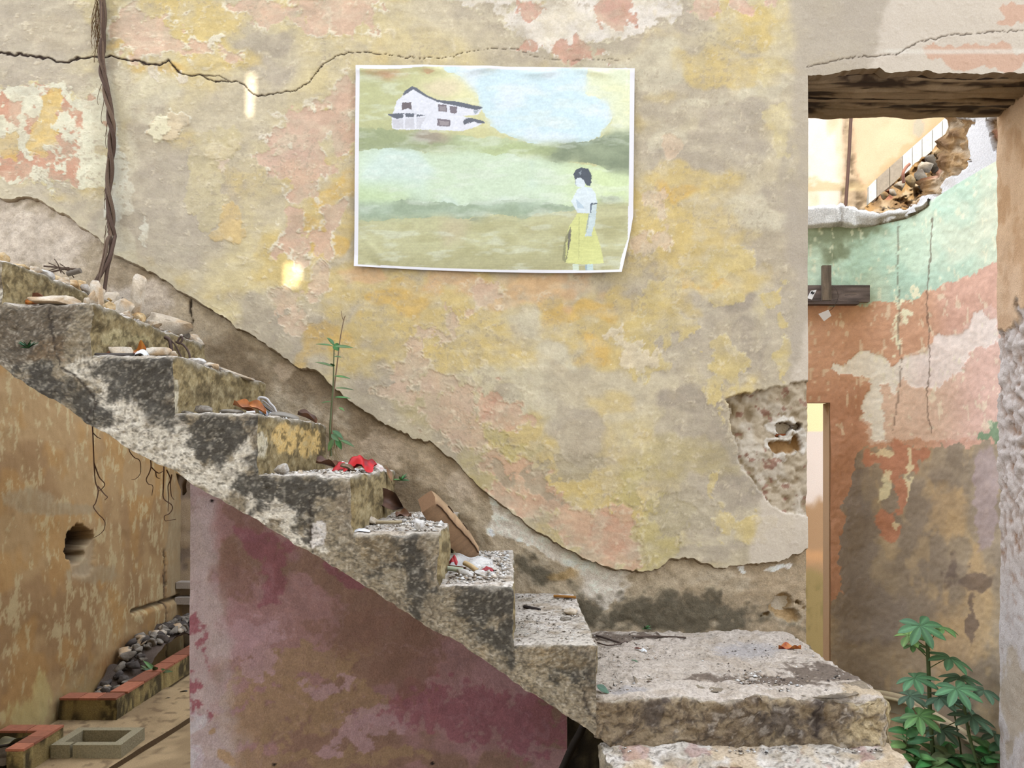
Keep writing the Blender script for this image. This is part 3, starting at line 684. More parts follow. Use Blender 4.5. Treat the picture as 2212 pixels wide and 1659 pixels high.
def paint_landtop(Pn, px, py):
    c = paint_top(Pn, px, py); x = Pn[..., 0] * 500; y = Pn[..., 1] * 500
    n2 = fbm(x, y, 12, 4, 312); n1 = fbm(x, y, 60, 3, 311, sy=24)
    c = mixc(c, (204, 187, 168), np.full(px.shape, .6))
    c = mixc(c, (186, 178, 172), sst(0, .5, blobs(px, py, [(1610, 1405, 90, 22), (1350, 1492, 60, 10)]) + (n2 - .5) * .4) * .8)
    c = mixc(c, (106, 90, 76), sst(0, .35, blobs(px, py, [(1800, 1455, 130, 26), (1330, 1375, 110, 9), (1560, 1465, 80, 9), (1700, 1470, 140, 10)]) + (n2 - .5) * 1.3) * .8)
    c = mixc(c, (196, 172, 136), sst(0, .4, blobs(px, py, [(1880, 1490, 80, 12)]) + (n2 - .5) * .6) * .7)
    return c
XLR = X(1942, DO)
def chipL(Pn):
    return .055 * sst(XLR - .30, XLR, Pn[..., 0]) * fbm3(Pn, .2, 3, 313) + .018 * sst(XLR - .5, XLR - .1, Pn[..., 0])
me = step_mesh(XN[-1] - .0, XLR, ZL, Z(1760, DO), YO, .01, lambda q: np.maximum(soffit(q), Z(1640, DO)), True, .022, .007, .7, seedr=33, topc=paint_landtop, frontc=paint_landfront, chipped=chipL)
wpart('landing', me, M_CONC, stairs)
# worn ridge across the landing top and the lower step toward the viewer
ZLOW = Z(1612, DO)
me = step_mesh(X(1305, 2.33), X(1992, 2.24), ZLOW, ZLOW - .3, 2.235 - D, YO + .05, lambda q: q * 0, True, .02, .007, .8, seedr=44, frontc=lambda px, py: mixc(paint_landfront(px, py), (168, 112, 104), sst(.4, .6, fbm(px, py, 40, 3, 314)) * .7), left=True, h=.008, topc=lambda Pn, px, py: mixc(mixc(paint_top(Pn, px, py), (206, 176, 134), sst(.52, .7, fbm(px, py, 60, 3, 315)) * .6), (168, 112, 104), sst(.72, .8, fbm(px, py, 34, 3, 316)) * .35))
wpart('lower_step', me, M_CONC, stairs)
rm = Mesh()
A, B = np.meshgrid(np.linspace(X(1380, 2.5), X(1880, 2.5), 110), np.linspace(0, 1, 14))
nn = fbm(A * 300, B * 20, 40, 4, 317); cen = 2.56 + .05 * np.sin(A * 5) + (fbm(A * 300, A * 0, 60, 3, 318) - .5) * .09
hh = np.sin(B * math.pi) ** .8 * .018 * sst(.4, .6, fbm(A * 300, A * 0, 80, 2, 319)) + (nn - .5) * .006
c = np.zeros(A.shape + (3,)) + np.array((150., 134., 112.)); c = mixc(c, (96, 84, 70), sst(.4, .7, nn)); c = mixc(c, (190, 178, 160), sst(.4, .9, 1 - B) * 0)
rm.grid(np.stack([A, cen - D - .05 + B * .1, ZL - .004 + hh], -1), lin(c) * GAIN)
wpart('broken_ridge', rm.build('broken_ridge'), M_CONC, stairs)

# =================================================================== FLOOR, LEFT COURT, REAR
def flat_grid(x0, x1, y0, y1, z, nx, ny, colf, amp=.004):
    A, B = np.meshgrid(np.linspace(x0, x1, nx), np.linspace(y0, y1, ny))
    n = fbm(A * 300, B * 300, 60, 4, 401)
    mb = Mesh(); mb.grid(np.stack([A, B, z + (n - .5) * amp], -1), lin(colf(A, B)) * GAIN); return mb
def floor_col(A, B):
    n = fbm(A * 300, B * 300, 120, 4, 402); n2 = fbm(A * 300, B * 300, 14, 4, 403)
    c = np.zeros(A.shape + (3,)) + np.array((196., 168., 126.)); c = mixc(c, (164, 138, 102), sst(.45, .7, n)); return mixc(c, (120, 98, 72), sst(.62, .8, n2) * .6)
mb = flat_grid(-7, 7, -7.2, 5.5, 0, 420, 380, floor_col)
struct(link('floor', mb.build('floor'), M_RENDER), 'dusty sand coloured floor of the ruin')
# raised paving strip beside the planters
mb = Mesh()
def seg(px0, py0): 
    d = EYE * F / (py0 - HY); return P(px0, py0, d)
p0 = seg(240, 1668); p1 = seg(430, 1548)
nx = 60
A, B = np.meshgrid(np.linspace(0, 1, 90), np.linspace(0, 1, 50))
ex = p0[0] + (p1[0] - p0[0]) * A; ey = p0[1] + (p1[1] - p0[1]) * A * 1.6 - .3 * (1 - A)
ex = p0[0] + (p1[0] - p0[0]) / (p1[1] - p0[1]) * (ey - p0[1])
LX = -2.70
gx = LX + (ex - LX) * B; gn = fbm(gx * 300, ey * 300, 50, 4, 404)
pav = np.stack([gx, ey, .03 + (gn - .5) * .006], -1)
mb.grid(pav, lin(floor_col(gx, ey)) * GAIN, flip=True)
e = pav[-1]; e2 = e.copy(); e2[:, 2] = -.01; mb.grid(np.stack([e, e2]), lin((110, 88, 62)) * GAIN, flip=True)
trim = link('trim_1', mb.build('trim_1'), M_RENDER); struct(trim, 'low raised paving strip beside the planters')

# left ochre wall
YB = 6.3 - D
A, B = np.meshgrid(np.linspace(.43, YB, 260), np.linspace(0, 3.0, 300))
Pn = np.stack([np.full(A.shape, -2.71), A, B], -1)
px, py = proj(Pn)
sx = A * 400; sy = B * 400
n1 = fbm(sx, sy, 150, 4, 411); n2 = fbm(sx, sy, 20, 6, 412, sy=44, gain=.72); n3 = fbm(sx, sy, 10, 3, 413, sy=18)
c = np.zeros(A.shape + (3,)) + np.array((190., 150., 94.)); c = mixc(c, (170, 128, 78), sst(.4, .7, n1) * .9); c = mixc(c, (196, 142, 70), sst(.5, .8, fbm(sx, sy, 80, 3, 414)) * .6)
c = mixc(c, (212, 190, 132), sst(.6, .7, n2 + .16 * (n1 - .5)) * .7)
c = mixc(c, (150, 96, 46), sst(0, .6, blobs(px, py, [(260, 1440, 90, 50, -25), (300, 1400, 60, 40)]) + (n2 - .5) * .6) * .7)
c = mixc(c, (176, 150, 108), sst(0, .4, blobs(px, py, [(200, 1240, 70, 24), (60, 1080, 70, 30), (130, 1100, 110, 16), (380, 1180, 26, 160)]) + (n2 - .5) * .6) * .7)
c = mixc(c, (214, 190, 110), sst(0, .4, blobs(px, py, [(90, 1500, 30, 60), (60, 1540, 60, 40)]) + (n2 - .5) * .8) * .7)
c = mixc(c, (196, 180, 120), sst(.3, .0, B + (n3 - .5) * .2) * .35)
hx, hy = warp(px, py, 8, 18, 420)
hole = sst(0, .12, blobs(hx, hy, [(165, 1178, 22, 40), (180, 1165, 14, 26)])); c = mixc(c, (74, 56, 42), hole)
mort = sst(0, .2, blobs(hx, hy, [(178, 1200, 30, 50)])) * (1 - hole); c = mixc(c, (176, 152, 116), mort * .6)
gro = sst(5, 2, np.abs(py - np.interp(px, [280, 405], [1322, 1283]))) * sst(280, 286, px); c = mixc(c, (120, 100, 72), gro * .7)
vcr = sst(3.2, 1.2, np.abs(px - (356 + (n2 - .5) * 10))) * sst(1180, 1200, py); c = mixc(c, (84, 64, 46), vcr * .8)
Pn[..., 0] += (n1 - .5) * .02 + (n3 - .5) * .004 - hole * .16 - mort * .01 - vcr * .02 + gro * -.04 + .02 * sst(1326, 1336, py - np.interp(px, [280, 405], [0, -39])) * sst(282, 290, px)
mb = Mesh(); c = sat(c, .8, 1.02)
mb.grid(Pn, lin(c) * GAIN * 1.0)
boxm(mb, (-3.1, .43, 0), (-2.9, YB, 3.0), lin((150, 120, 80)) * GAIN)
struct(link('wall_left', mb.build('wall_left'), M_PLASTER), 'ochre court wall with a dark knocked-through hole')
# court end wall and pipes ledge
A, B = np.meshgrid(np.linspace(-2.9, 1.19, 160), np.linspace(0, 3.0, 120)); nn = fbm(A * 400, B * 400, 60, 4, 431)
c = np.zeros(A.shape + (3,)) + np.array((196., 172., 140.)); c = mixc(c, (160, 140, 120), sst(.45, .7, nn)); 
mb = Mesh(); mb.grid(np.stack([A, YB + (nn - .5) * .02, B], -1), lin(c) * GAIN, flip=False)
boxm(mb, (-2.71, YB - .12, Z(1305, 6.2)), (-2.3, YB, Z(1290, 6.2)), lin((190, 176, 160)) * GAIN)
boxm(mb, (-2.71, YB - .10, Z(1272, 6.2)), (-2.3, YB, Z(1258, 6.2)), lin((190, 176, 160)) * GAIN)
struct(link('wall_court', mb.build('wall_court'), M_RENDER), 'pale end wall of the small court with two ledges')

# unseen sun blocker added behind the viewer, two gaps aimed for sun spots
YR = -7.0; TR = .12
spots = [(545, 222, .030, .165), (548, 200, .042, .075), (544, 185, .018, .05), (634, 604, .050, .092), (638, 604, .078, .046), (641, 616, .036, .05), (630, 596, .046, .04)]
holes = []
for (sx_, sy_, ww, hh) in spots:
    pz = Vector(P(sx_, sy_, D)); q = pz + SUNV * (-(YR + TR / 2))
    holes.append((q.x - ww / 2 - TR * .175, q.x + ww / 2 + TR * .175, q.z - hh / 2 - TR / 2, q.z + hh / 2 + TR / 2))
xsr = sorted({-7.0, 7.0} | {h[0] for h in holes} | {h[1] for h in holes})
zsr = sorted({0.0, 12.0} | {h[2] for h in holes} | {h[3] for h in holes})
mb = Mesh()
for a, b in zip(xsr[:-1], xsr[1:]):
    for e0, e1 in zip(zsr[:-1], zsr[1:]):
        mx_, mz_ = (a + b) / 2, (e0 + e1) / 2
        if any(h[0] < mx_ < h[1] and h[2] < mz_ < h[3] for h in holes): continue
        boxm(mb, (a, YR, e0), (b, YR + TR, e1), lin((214, 198, 168)) * GAIN)
struct(link('sun_blocker_rear', mb.build('sun_blocker_rear', False), M_PLASTER), 'added tall sun blocker behind the viewer')

# =================================================================== ROOM BEHIND THE DOORWAY
GAIN = .92
DB = 4.9; XC = 2.46; RA = .26
yb = DB - D
path = [(x, yb) for x in np.linspace(.9, 1.2, 16)] + [(x, yb) for x in np.linspace(1.2, 2.03, 60)[1:]] + [(x, yb) for x in np.linspace(2.03, XC - RA, 34)[1:]]
path += [(XC - RA + RA * math.sin(a), yb - RA + RA * math.cos(a)) for a in np.linspace(0, math.pi / 2, 40)[1:]]
path += [(XC, y) for y in np.linspace(yb - RA, .44, 90)[1:]]
path = np.array(path)
ZG = 3.10; ZD = 1.94
zr = np.concatenate([np.linspace(0, ZD, 240), np.linspace(ZD, ZG, 150)[1:]])
A = np.repeat(path[None, :, 0], len(zr), 0); Bm = np.repeat(path[None, :, 1], len(zr), 0); Zm = np.repeat(zr[:, None], len(path), 1)
Pn = np.stack([A, Bm, Zm], -1)
px, py = proj(Pn)
wx, wy = warp(px, py, 9, 22, 500); wx, wy = warp(wx, wy, 3, 7, 520)
n1 = fbm(px, py, 90, 4, 501); n2 = fbm(px, py, 26, 4, 502, sy=44); n3 = fbm(px, py, 7, 3, 503)
f = lambda L, j=.6: blobs(wx, wy, L) + (n2 - .5) * j
c = np.zeros(px.shape + (3,)) + np.array((166., 146., 116.))
c = mixc(c, (148, 130, 106), sst(.4, .7, n1)); c = mixc(c, (184, 156, 112), sst(.55, .8, n2) * .6)
c = mixc(c, (140, 126, 112), sst(0, .4, f([(1850, 1180, 50, 200), (1880, 1330, 90, 90), (1830, 1050, 40, 80)])) * .8)
c = mixc(c, (196, 160, 108), sst(0, .5, f([(2060, 1400, 80, 120), (2110, 1300, 50, 140), (2050, 1100, 50, 80)])) * .6)
c = mixc(c, (172, 150, 144), sst(0, .15, f([(2130, 1080, 30, 130)], .3)) * .8)
c = mixc(c, (110, 92, 80), sst(0, .3, f([(2100, 1255, 60, 18), (2060, 1230, 30, 40), (2100, 1330, 10, 60)], .9)) * .7)
pe = (wy < 960 + (n2 - .5) * 16) | (pip(wx, wy, [(1740, 860), (1880, 940), (1850, 1000), (1822, 1090), (1812, 1250), (1820, 1280), (1790, 1300), (1740, 1300)]))
c = np.where(pe[..., None], mixc(np.zeros(c.shape) + np.array((206., 154., 116.)), (190, 136, 100), sst(780, 900, py) * (1 - sst(1850, 1900, px)))[..., :], c)
c = mixc(c, (208, 160, 138), pe * sst(1990, 2060, px) * .7)
pb = pip(wx, wy, [(1872, 955), (1868, 890), (1900, 850), (1930, 800), (1960, 770), (2010, 740), (2060, 722), (2100, 690), (2125, 668), (2170, 660), (2170, 935), (2110, 948), (2000, 950)]); c = np.where(pb[..., None], mixc(np.zeros(c.shape) + np.array((214., 178., 146.)), (212, 170, 148), sst(2000, 2120, px)), c)
pw = pip(wx, wy, [(1800, 802), (1830, 775), (1868, 757), (1890, 757), (1910, 772), (1925, 788), (1945, 780), (1965, 774), (1995, 768), (2002, 755), (2010, 740), (2030, 727), (2066, 730), (2095, 705), (2100, 680), (2120, 668), (2140, 688), (2160, 680), (2160, 740), (2085, 760), (2080, 800), (2050, 826), (2020, 842), (1975, 838), (1948, 815), (1935, 858), (1925, 830), (1902, 840), (1908, 880), (1914, 945), (1882, 948), (1872, 905), (1862, 875), (1880, 838), (1878, 815), (1815, 812)]); c = np.where(pw[..., None], mixc(np.zeros(c.shape) + np.array((226., 216., 192.)), (220, 200, 182), sst(1900, 2000, px)), c)
c = mixc(c, (196, 128, 92), sst(0, .1, f([(1930, 1000, 40, 40), (1950, 1060, 16, 40), (1925, 1130, 22, 30), (1930, 990, 60, 26)], .9)) * .9)
c = mixc(c, (226, 212, 160), sst(0, .1, f([(1915, 1050, 8, 40), (1960, 1030, 6, 50), (1910, 975, 24, 10), (1935, 1125, 10, 10)], 1.0)) * .8)
c = mixc(c, (128, 150, 112), sst(0, .06, f([(2150, 935, 14, 24), (2125, 945, 20, 10)], .4)))
border = np.interp(px, [1700, 1940, 1970, 2000, 2060, 2153], [656, 652, 645, 632, 608, 570]) + (n2 - .5) * 4
gm = wy < border
g = np.zeros(c.shape) + np.array((180., 198., 166.)); g = mixc(g, (200, 204, 172), sst(1930, 2080, px) * .8); g = mixc(g, (160, 190, 162), sst(.45, .7, n1) * .6); g = mixc(g, (214, 206, 170), sst(2080, 2150, px) * .5)
g = mixc(g, (112, 118, 84), sst(-.2, .6, f([(1800, 505, 90, 40), (1870, 495, 60, 26), (1810, 540, 40, 30)], .6)) * .85)
c = np.where(gm[..., None], g, c)
fle = sst(0, .1, f([(1935, 660, 12, 40), (1950, 680, 16, 26), (1935, 720, 7, 50), (1945, 650, 26, 9), (1975, 630, 14, 8)], 1.0)) * sst(.3, .5, n3); c = mixc(c, (226, 218, 176), fle)
c = mixc(c, (226, 216, 176), sst(.8, .84, fbm(px, py, 10, 3, 505, sy=20)) * .5 * (py < 940))
for L, a in (([(1941, 480), (1938, 560), (1943, 650), (1940, 720), (1946, 780), (1940, 850), (1930, 930)], .5), ([(2012, 470), (2008, 560), (2004, 650), (2006, 740), (2009, 800), (2003, 840), (2006, 900), (2013, 935)], .6)):
    m = sst(2.2, .8, pline(px + (n3 - .5) * 4, py, L)); c = mixc(c, (96, 74, 58), m * a)
c = c * (1 + (n3 - .5)[..., None] * .08)
off = (n1 - .5) * .02 + (n3 - .5) * .003 - pw * .003
nrm = np.gradient(path, axis=0); nrm /= np.linalg.norm(nrm, axis=1)[:, None]; nrm = np.stack([nrm[:, 1], -nrm[:, 0]], -1)
Pn[..., 0] += off * nrm[None, :, 0]; Pn[..., 1] += off * nrm[None, :, 1]
cxm = (A[:-1, :-1] + A[1:, 1:]) / 2; czm = (Zm[:-1, :-1] + Zm[1:, 1:]) / 2
keep = ~((cxm > 1.2) & (cxm < 2.03) & (czm < ZD) & ((Bm[:-1, :-1] + Bm[1:, 1:]) / 2 > yb - .01))
c = np.minimum(sat(c, .84, 1.05), 250)
mb = Mesh(); mb.grid(Pn, lin(c) * GAIN, keep=keep)
# reveals of the inner doorway
jc = lin((168, 138, 106)) * GAIN
boxm(mb, (2.03, yb + .022, 0), (2.1, yb + .12, ZD), jc); boxm(mb, (1.13, yb + .022, 0), (1.2, yb + .12, ZD), jc); boxm(mb, (1.13, yb + .03, ZD + .004), (2.1, yb + .12, ZD + .07), lin((130, 100, 76)) * GAIN)
wall_back = struct(link('wall_back', mb.build('wall_back'), M_PLASTER), 'curved inner wall painted green above and terracotta below')
# skirting at its foot
mb = Mesh(); pk = path[path[:, 0] > 2.04]
nk = np.gradient(pk, axis=0); nk /= np.linalg.norm(nk, axis=1)[:, None]; nk = np.stack([nk[:, 1], -nk[:, 0]], -1)
rows = [(.0, .02), (.075, .02), (.078, .028), (.095, .028), (.098, .012), (.12, .012), (.122, .0)]
cols = [(150, 140, 116), (150, 140, 116), (190, 178, 146), (200, 186, 150), (150, 130, 104), (198, 182, 146), (190, 170, 134)]
Pk = np.stack([np.stack([pk[:, 0] + nk[:, 0] * (o_ + .012), pk[:, 1] + nk[:, 1] * (o_ + .012), np.full(len(pk), z_)], -1) for z_, o_ in rows])
Ck = np.stack([np.repeat(lin(cc)[None] * GAIN, len(pk), 0) for cc in cols]); mb.grid(Pk, Ck)
struct(link('baseboard_back', mb.build('baseboard_back'), M_PLASTER))
# wall seen through the inner doorway
A, B = np.meshgrid(np.linspace(1.0, 2.75, 90), np.linspace(0, 2.5, 200)); Pn = np.stack([A, np.full(A.shape, 6.0 - D), B], -1); px, py = proj(Pn)
n1 = fbm(px, py, 40, 4, 531, sy=70); n2 = fbm(px, py, 10, 3, 532, sy=30)
c = np.zeros(A.shape + (3,)) + np.array((216., 200., 184.)); c = mixc(c, (238, 216, 164), (py + (n1 - .5) * 10 < 930) * 1.0); c = mixc(c, (168, 134, 98), sst(1060, 1090, py + (n1 - .5) * 60)); c = mixc(c, (196, 150, 104), sst(1160, 1190, py + (n1 - .5) * 60) * sst(1230, 1200, py)); c = mixc(c, (150, 130, 84), sst(1215, 1250, py + (n1 - .5) * 50)); c = mixc(c, (128, 112, 70), sst(.55, .75, n2) * sst(1240, 1280, py) * .7)
mb = Mesh(); mb.grid(Pn, lin(c) * GAIN)
struct(link('wall_passage', mb.build('wall_passage'), M_PLASTER), 'stained plaster wall seen through the inner doorway')

# concrete coping on the green wall, following its curve and tapering out
ip = np.linspace(0, len(path) - 1 - 78, 220); pcx = np.interp(ip, np.arange(len(path)), path[:, 0]); pcy = np.interp(ip, np.arange(len(path)), path[:, 1])
ncx = np.interp(ip, np.arange(len(path)), nrm[:, 0]); ncy = np.interp(ip, np.arange(len(path)), nrm[:, 1])
S_, B = np.meshgrid(np.arange(220), np.linspace(0, 1, 26)); tp = sst(219, 120, S_)
n1 = fbm(S_ * 2.2, B * 40, 50, 4, 541); n2 = fbm(S_ * 2.2, B * 60, 14, 4, 542)
prof = np.interp(B, [0, .1, .55, .8, 1], [3.05, 3.07, 3.17, 3.19, 3.20]); prof = 3.09 + (prof - 3.09) * (.3 + .7 * tp)
dep = np.interp(B, [0, .1, .55, .8, 1], [-.01, .03, .034, .015, -.2]) * (.45 + .55 * tp)
c = np.zeros(S_.shape + (3,)) + np.array((212., 208., 200.)); c = mixc(c, (172, 166, 156), sst(.5, .75, n1)); c = mixc(c, (120, 108, 86), sst(130, 160, S_ + (n1 - .5) * 30) * sst(.5, .3, B)); c = mixc(c, (240, 238, 232), sst(.6, .8, n2) * .6)
dep = dep + (n1 - .5) * .02
Pn = np.stack([pcx[None] + ncx[None] * dep, pcy[None] + ncy[None] * dep, prof + (n2 - .5) * .05 * sst(.4, .9, B) + (n1 - .5) * .03], -1)
mb = Mesh(); mb.grid(Pn, lin(c) * GAIN)
cop = wpart('coping', mb.build('coping'), M_CONC, wall_back)

GAIN = .8
# side wall above the green paint: white plaster over rubble, broken along a diagonal
dd = np.linspace(4.72, 3.76, 130); tt = np.linspace(0, 1, 120)
dm, tm_ = np.meshgrid(dd, tt)
topz = np.interp(dm, [3.76, 4.0, 4.1, 4.25, 4.5, 4.6, 4.72], [4.6, 4.6, 4.05, 3.72, 3.45, 3.30, 3.16]) + (fbm(dm * 400, dm * 0, 30, 3, 551) - .5) * .08
zz = 3.08 + (topz - 3.08) * tm_
Pn = np.stack([np.full(dm.shape, XC + .005), dm - D, zz], -1)
cur = sst(4.62, 4.72, dm); Pn[..., 0] -= cur * .05
px, py = proj(Pn); n1 = fbm(px, py, 22, 4, 552); n2 = fbm(px, py, 60, 3, 553)
rubm = pip(px + (n1 - .5) * 16, py + (n1 - .5) * 16, [(1950, 470), (1985, 430), (2005, 425), (2030, 420), (2045, 395), (2080, 372), (2098, 340), (2092, 300), (2106, 262), (2000, 240), (1930, 420)]) | pip(px + (n1 - .5) * 16, py + (n1 - .5) * 16, [(2126, 255), (2165, 250), (2165, 330), (2142, 318)])
white2 = pip(px + (n1 - .5) * 8, py, [(1975, 445), (1984, 360), (2003, 352), (1998, 410), (2010, 425), (1990, 445)])
white2 = None
c = np.zeros(px.shape + (3,)) + np.array((222., 216., 210.)); c = mixc(c, (200, 190, 178), sst(.5, .8, n2))
r = np.zeros(c.shape) + np.array((176., 140., 96.)); r = mixc(r, (196, 172, 140), sst(.5, .7, n1)); r = mixc(r, (140, 108, 76), sst(.45, .3, n1)); r = mixc(r, (178, 110, 84), sst(.6, .75, n2) * .5)
c = np.where(rubm[..., None], r, c)
Pn[..., 0] += rubm * (.05 + (n1 - .5) * .11)
mb = Mesh(); mb.grid(Pn, lin(c) * GAIN)
e = Pn[-1]; e2 = e.copy(); e2[:, 0] += .4; mb.grid(np.stack([e, e2]), lin((160, 132, 96)) * GAIN)
wall_right = struct(link('wall_right', mb.build('wall_right'), M_STONE), 'broken white plastered side wall showing its rubble filling')

# upper far wall, sunlit
GAIN = .27
DF = 5.7
A, B = np.meshgrid(np.linspace(.5, 4.2, 220), np.linspace(2.9, 4.5, 130)); Pn = np.stack([A, np.full(A.shape, DF - D), B], -1); px, py = proj(Pn)
n1 = fbm(px, py, 60, 4, 561, sy=110); n2 = fbm(px, py, 16, 4, 562)
c = np.zeros(A.shape + (3,)) + np.array((244., 206., 168.)); c = mixc(c, (250, 236, 216), sst(1835, 1800, px + (n1 - .5) * 40)); c = mixc(c, (236, 190, 150), sst(.55, .8, n1) * .5)  # left part painted paler, standing in for glare of direct sun there
st = sst(14, 4, np.abs(px - np.interp(py, [250, 360, 450], [1832, 1836, 1848])) - np.interp(py, [250, 380, 450], [0, 4, 26])); c = mixc(c, (196, 172, 140), st * .9); c = mixc(c, (120, 100, 76), st * sst(.5, .7, n2) * .7)
dl = py - np.interp(px, [1870, 1896, 2032, 2200], [410, 384, 264, 120]); fb = sst(-26, -8, dl + (n2 - .5) * 30) * sst(6, 0, dl); c = mixc(c, (212, 186, 140), fb * .7)
c = mixc(c, (190, 190, 170), sst(0, .1, blobs(px, py, [(1985, 275, 14, 24)]) + (n2 - .5) * .4) * .7)
Pn[..., 1] += st * .03 * n2 + (n1 - .5) * .02
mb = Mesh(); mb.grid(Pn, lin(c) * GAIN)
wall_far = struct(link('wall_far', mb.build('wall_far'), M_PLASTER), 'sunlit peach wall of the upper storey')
# diagonal row of skirting tiles on it
top_l = lambda q: np.interp(q, [1870, 1896, 2032, 2110], [410, 384, 264, 194]); bot_l = lambda q: np.interp(q, [1870, 1877, 2025, 2063, 2110], [448, 440, 316, 282, 240])
tx = [1876, 1894, 1922, 1950, 1971, 1992, 2014, 2036, 2061, 2084]
for i, (a, b) in enumerate(zip(tx[:-1], tx[1:])):
    a_, b_ = a + .7, b - .7
    dpl = DF - .03
    col = lin((176, 160, 138) if i in (1, 2) else (236, 232, 220)) * GAIN
    poly = [(X(a_, dpl), Z(bot_l(a_), dpl)), (X(b_, dpl), Z(bot_l(b_), dpl)), (X(b_, dpl), Z(top_l(b_), dpl)), (X(a_, dpl), Z(top_l(a_), dpl))]
    mb = Mesh(); prism(mb, poly, dpl - D, DF - D + .005, col)
    wpart('skirting_tile', mb.build('skirting_tile', False), M_TILE, wall_far)
# rubble slope under the tiles
A, B = np.meshgrid(np.linspace(1868, 2130, 150), np.linspace(0, 1, 60))
yt = np.interp(A, [1868, 1890, 2025, 2130], [450, 432, 312, 226]) + (fbm(A, A * 0, 14, 3, 571) - .5) * 8; ybm = 470 + 0 * A
PY = yt + (ybm - yt) * B; dz = 5.55 - .45 * B ** 1.5
n1 = fbm(A, PY, 22, 4, 572); n2 = fbm(A, PY, 60, 3, 573)
dz = dz - (n1 - .5) * .22
Pn = np.stack([(A - CX) / F * dz, dz - D, EYE - (PY - HY) / F * dz], -1)
c = np.zeros(A.shape + (3,)) + np.array((184., 142., 86.)); c = mixc(c, (206, 178, 138), sst(.55, .75, n1)); c = mixc(c, (150, 112, 70), sst(.42, .28, n1)); c = mixc(c, (172, 140, 100), sst(.5, .7, n2) * .7); c = mixc(c, (180, 100, 80), sst(.8, .9, n2) * .6)
mb = Mesh(); mb.grid(Pn, lin(c) * GAIN, flip=True)
slope = wpart('rubble_slope', mb.build('rubble_slope'), M_STONE, wall_far)
rsr = np.random.RandomState(4)
def slope_stones():
    for (a, b, w_, pal) in ((1905, 425, .07, 'ochre'), (1922, 420, .08, 'cream'), (1938, 408, .09, 'cream'), (1960, 400, .10, 'ochre'), (1978, 390, .12, 'grey'), (1990, 372, .12, 'cream'), (2008, 358, .13, 'grey'), (2020, 340, .12, 'ochre'), (2036, 352, .14, 'ochre'), (1995, 405, .1, 'grey'), (2046, 318, .12, 'cream'), (2060, 300, .12, 'brick')):
        p = P(a, b, 5.18); o = link('slope_stone', rock_mesh((w_, w_ * .8, w_ * .6), int(a), pal, 9, 2), M_STONE, slope, loc=p, rot=tuple(rsr.rand(3)))
for k, (a, b) in enumerate((((1840, 250), (1826, 446)),)):
    mb = Mesh(); tube(mb, catmull([P(1842, 200, DF - .05), P(1838, 258, DF - .05), P(1833, 350, DF - .05), P(1826, 452, DF - .05)], 6), .012, lin((92, 58, 40)) * GAIN, 7)
    wpart('drain_rod', mb.build('drain_rod'), M_METAL, wall_far)

GAIN = .52
# =================================================================== OBJECT KIT
import bmesh
def ico(sub=3):
    bm = bmesh.new(); bmesh.ops.create_icosphere(bm, subdivisions=sub, radius=1.0)
    V = np.array([v.co[:] for v in bm.verts]); T = np.array([[v.index for v in f.verts] for f in bm.faces]); bm.free()
    return V, T
ICO3 = ico(3); ICO2 = ico(2)
PAL = {'cream': ((218, 200, 174), (196, 164, 124), (232, 221, 203)), 'ochre': ((210, 178, 128), (178, 136, 88), (230, 210, 174)), 'white': ((222, 214, 202), (190, 174, 152), (238, 232, 224)),
       'brick': ((176, 104, 74), (130, 78, 58), (206, 160, 130)), 'grey': ((150, 140, 126), (110, 98, 84), (184, 174, 158)), 'dark': ((92, 84, 78), (60, 54, 50), (124, 114, 104)), 'orange': ((196, 116, 48), (150, 78, 36), (220, 170, 90))}
def rock_mesh(size, seed, pal='cream', cuts=9, sub=3, box=.7, hmin=.5):
    rnd = np.random.RandomState(seed)
    V, T = (ICO3 if sub == 3 else ICO2)
    V = V.copy()
    V = np.sign(V) * np.abs(V) ** box; V /= np.abs(V).max()
    for k in range(max(cuts, 3) + (9 if hmin < .7 else 0)):
        n = rnd.normal(size=3); n /= np.linalg.norm(n); h = rnd.uniform(hmin, .85)
        dd = V @ n - h; V -= np.outer(np.clip(dd, 0, None), n)
    V = V / np.abs(V).max(0)
    V = V * np.array(size) / 2
    nz = fbm3(V + seed * 3.1, max(size) * .2, 4, seed); V *= (1 + (nz - .5) * .24)[:, None]
    V[:, 2] -= V[:, 2].min()
    a, b, t = [np.array(q, float) for q in PAL[pal]]
    n1 = fbm3(V + seed * 1.7, max(size) * .45, 4, seed + 5)
    c = np.repeat(a[None], len(V), 0); c = mixc(c, b, sst(.54, .62, n1) * .8); c = c * (1 + (fbm3(V + seed, max(size) * .08, 3, seed + 6) - .5) * .3)[:, None]
    c = mixc(c, t, sst(.5, .7, fbm3(V + seed * 2.3, max(size) * .3, 3, seed + 9)) * .6)
    mb = Mesh(); mb.raw(V, T, lin(c) * GAIN); return mb.build('stone', False)
def tread_pt(i, px, off=None, d=None):
    z = ZT[i] if i < len(ZT) else ZL
    if d is None:
        x = XN[i] - off; d = x * F / (px - CX)
    return np.array([(px - CX) / F * d, d - D, z]), d
def stone(i, px, wpx, hpx, label, off=None, d=None, dep=None, seed=1, pal='cream', rot=(0, 0, 0), lift=0.0, cuts=9, cat='stone', name='stone', box=.7, hmin=.5):
    p, dd = tread_pt(i, px, off, d); k = dd / F
    sz = (wpx * k * 1.06, (dep or wpx * .8) * k, hpx * k * 1.28)
    o = link(name, rock_mesh(sz, seed, pal, cuts, box=box, hmin=hmin), M_STONE, loc=(p[0], p[1], p[2] + lift), rot=[math.radians(a) for a in rot])
    return tag(o, label, cat, 'loose rubble on the stairs')
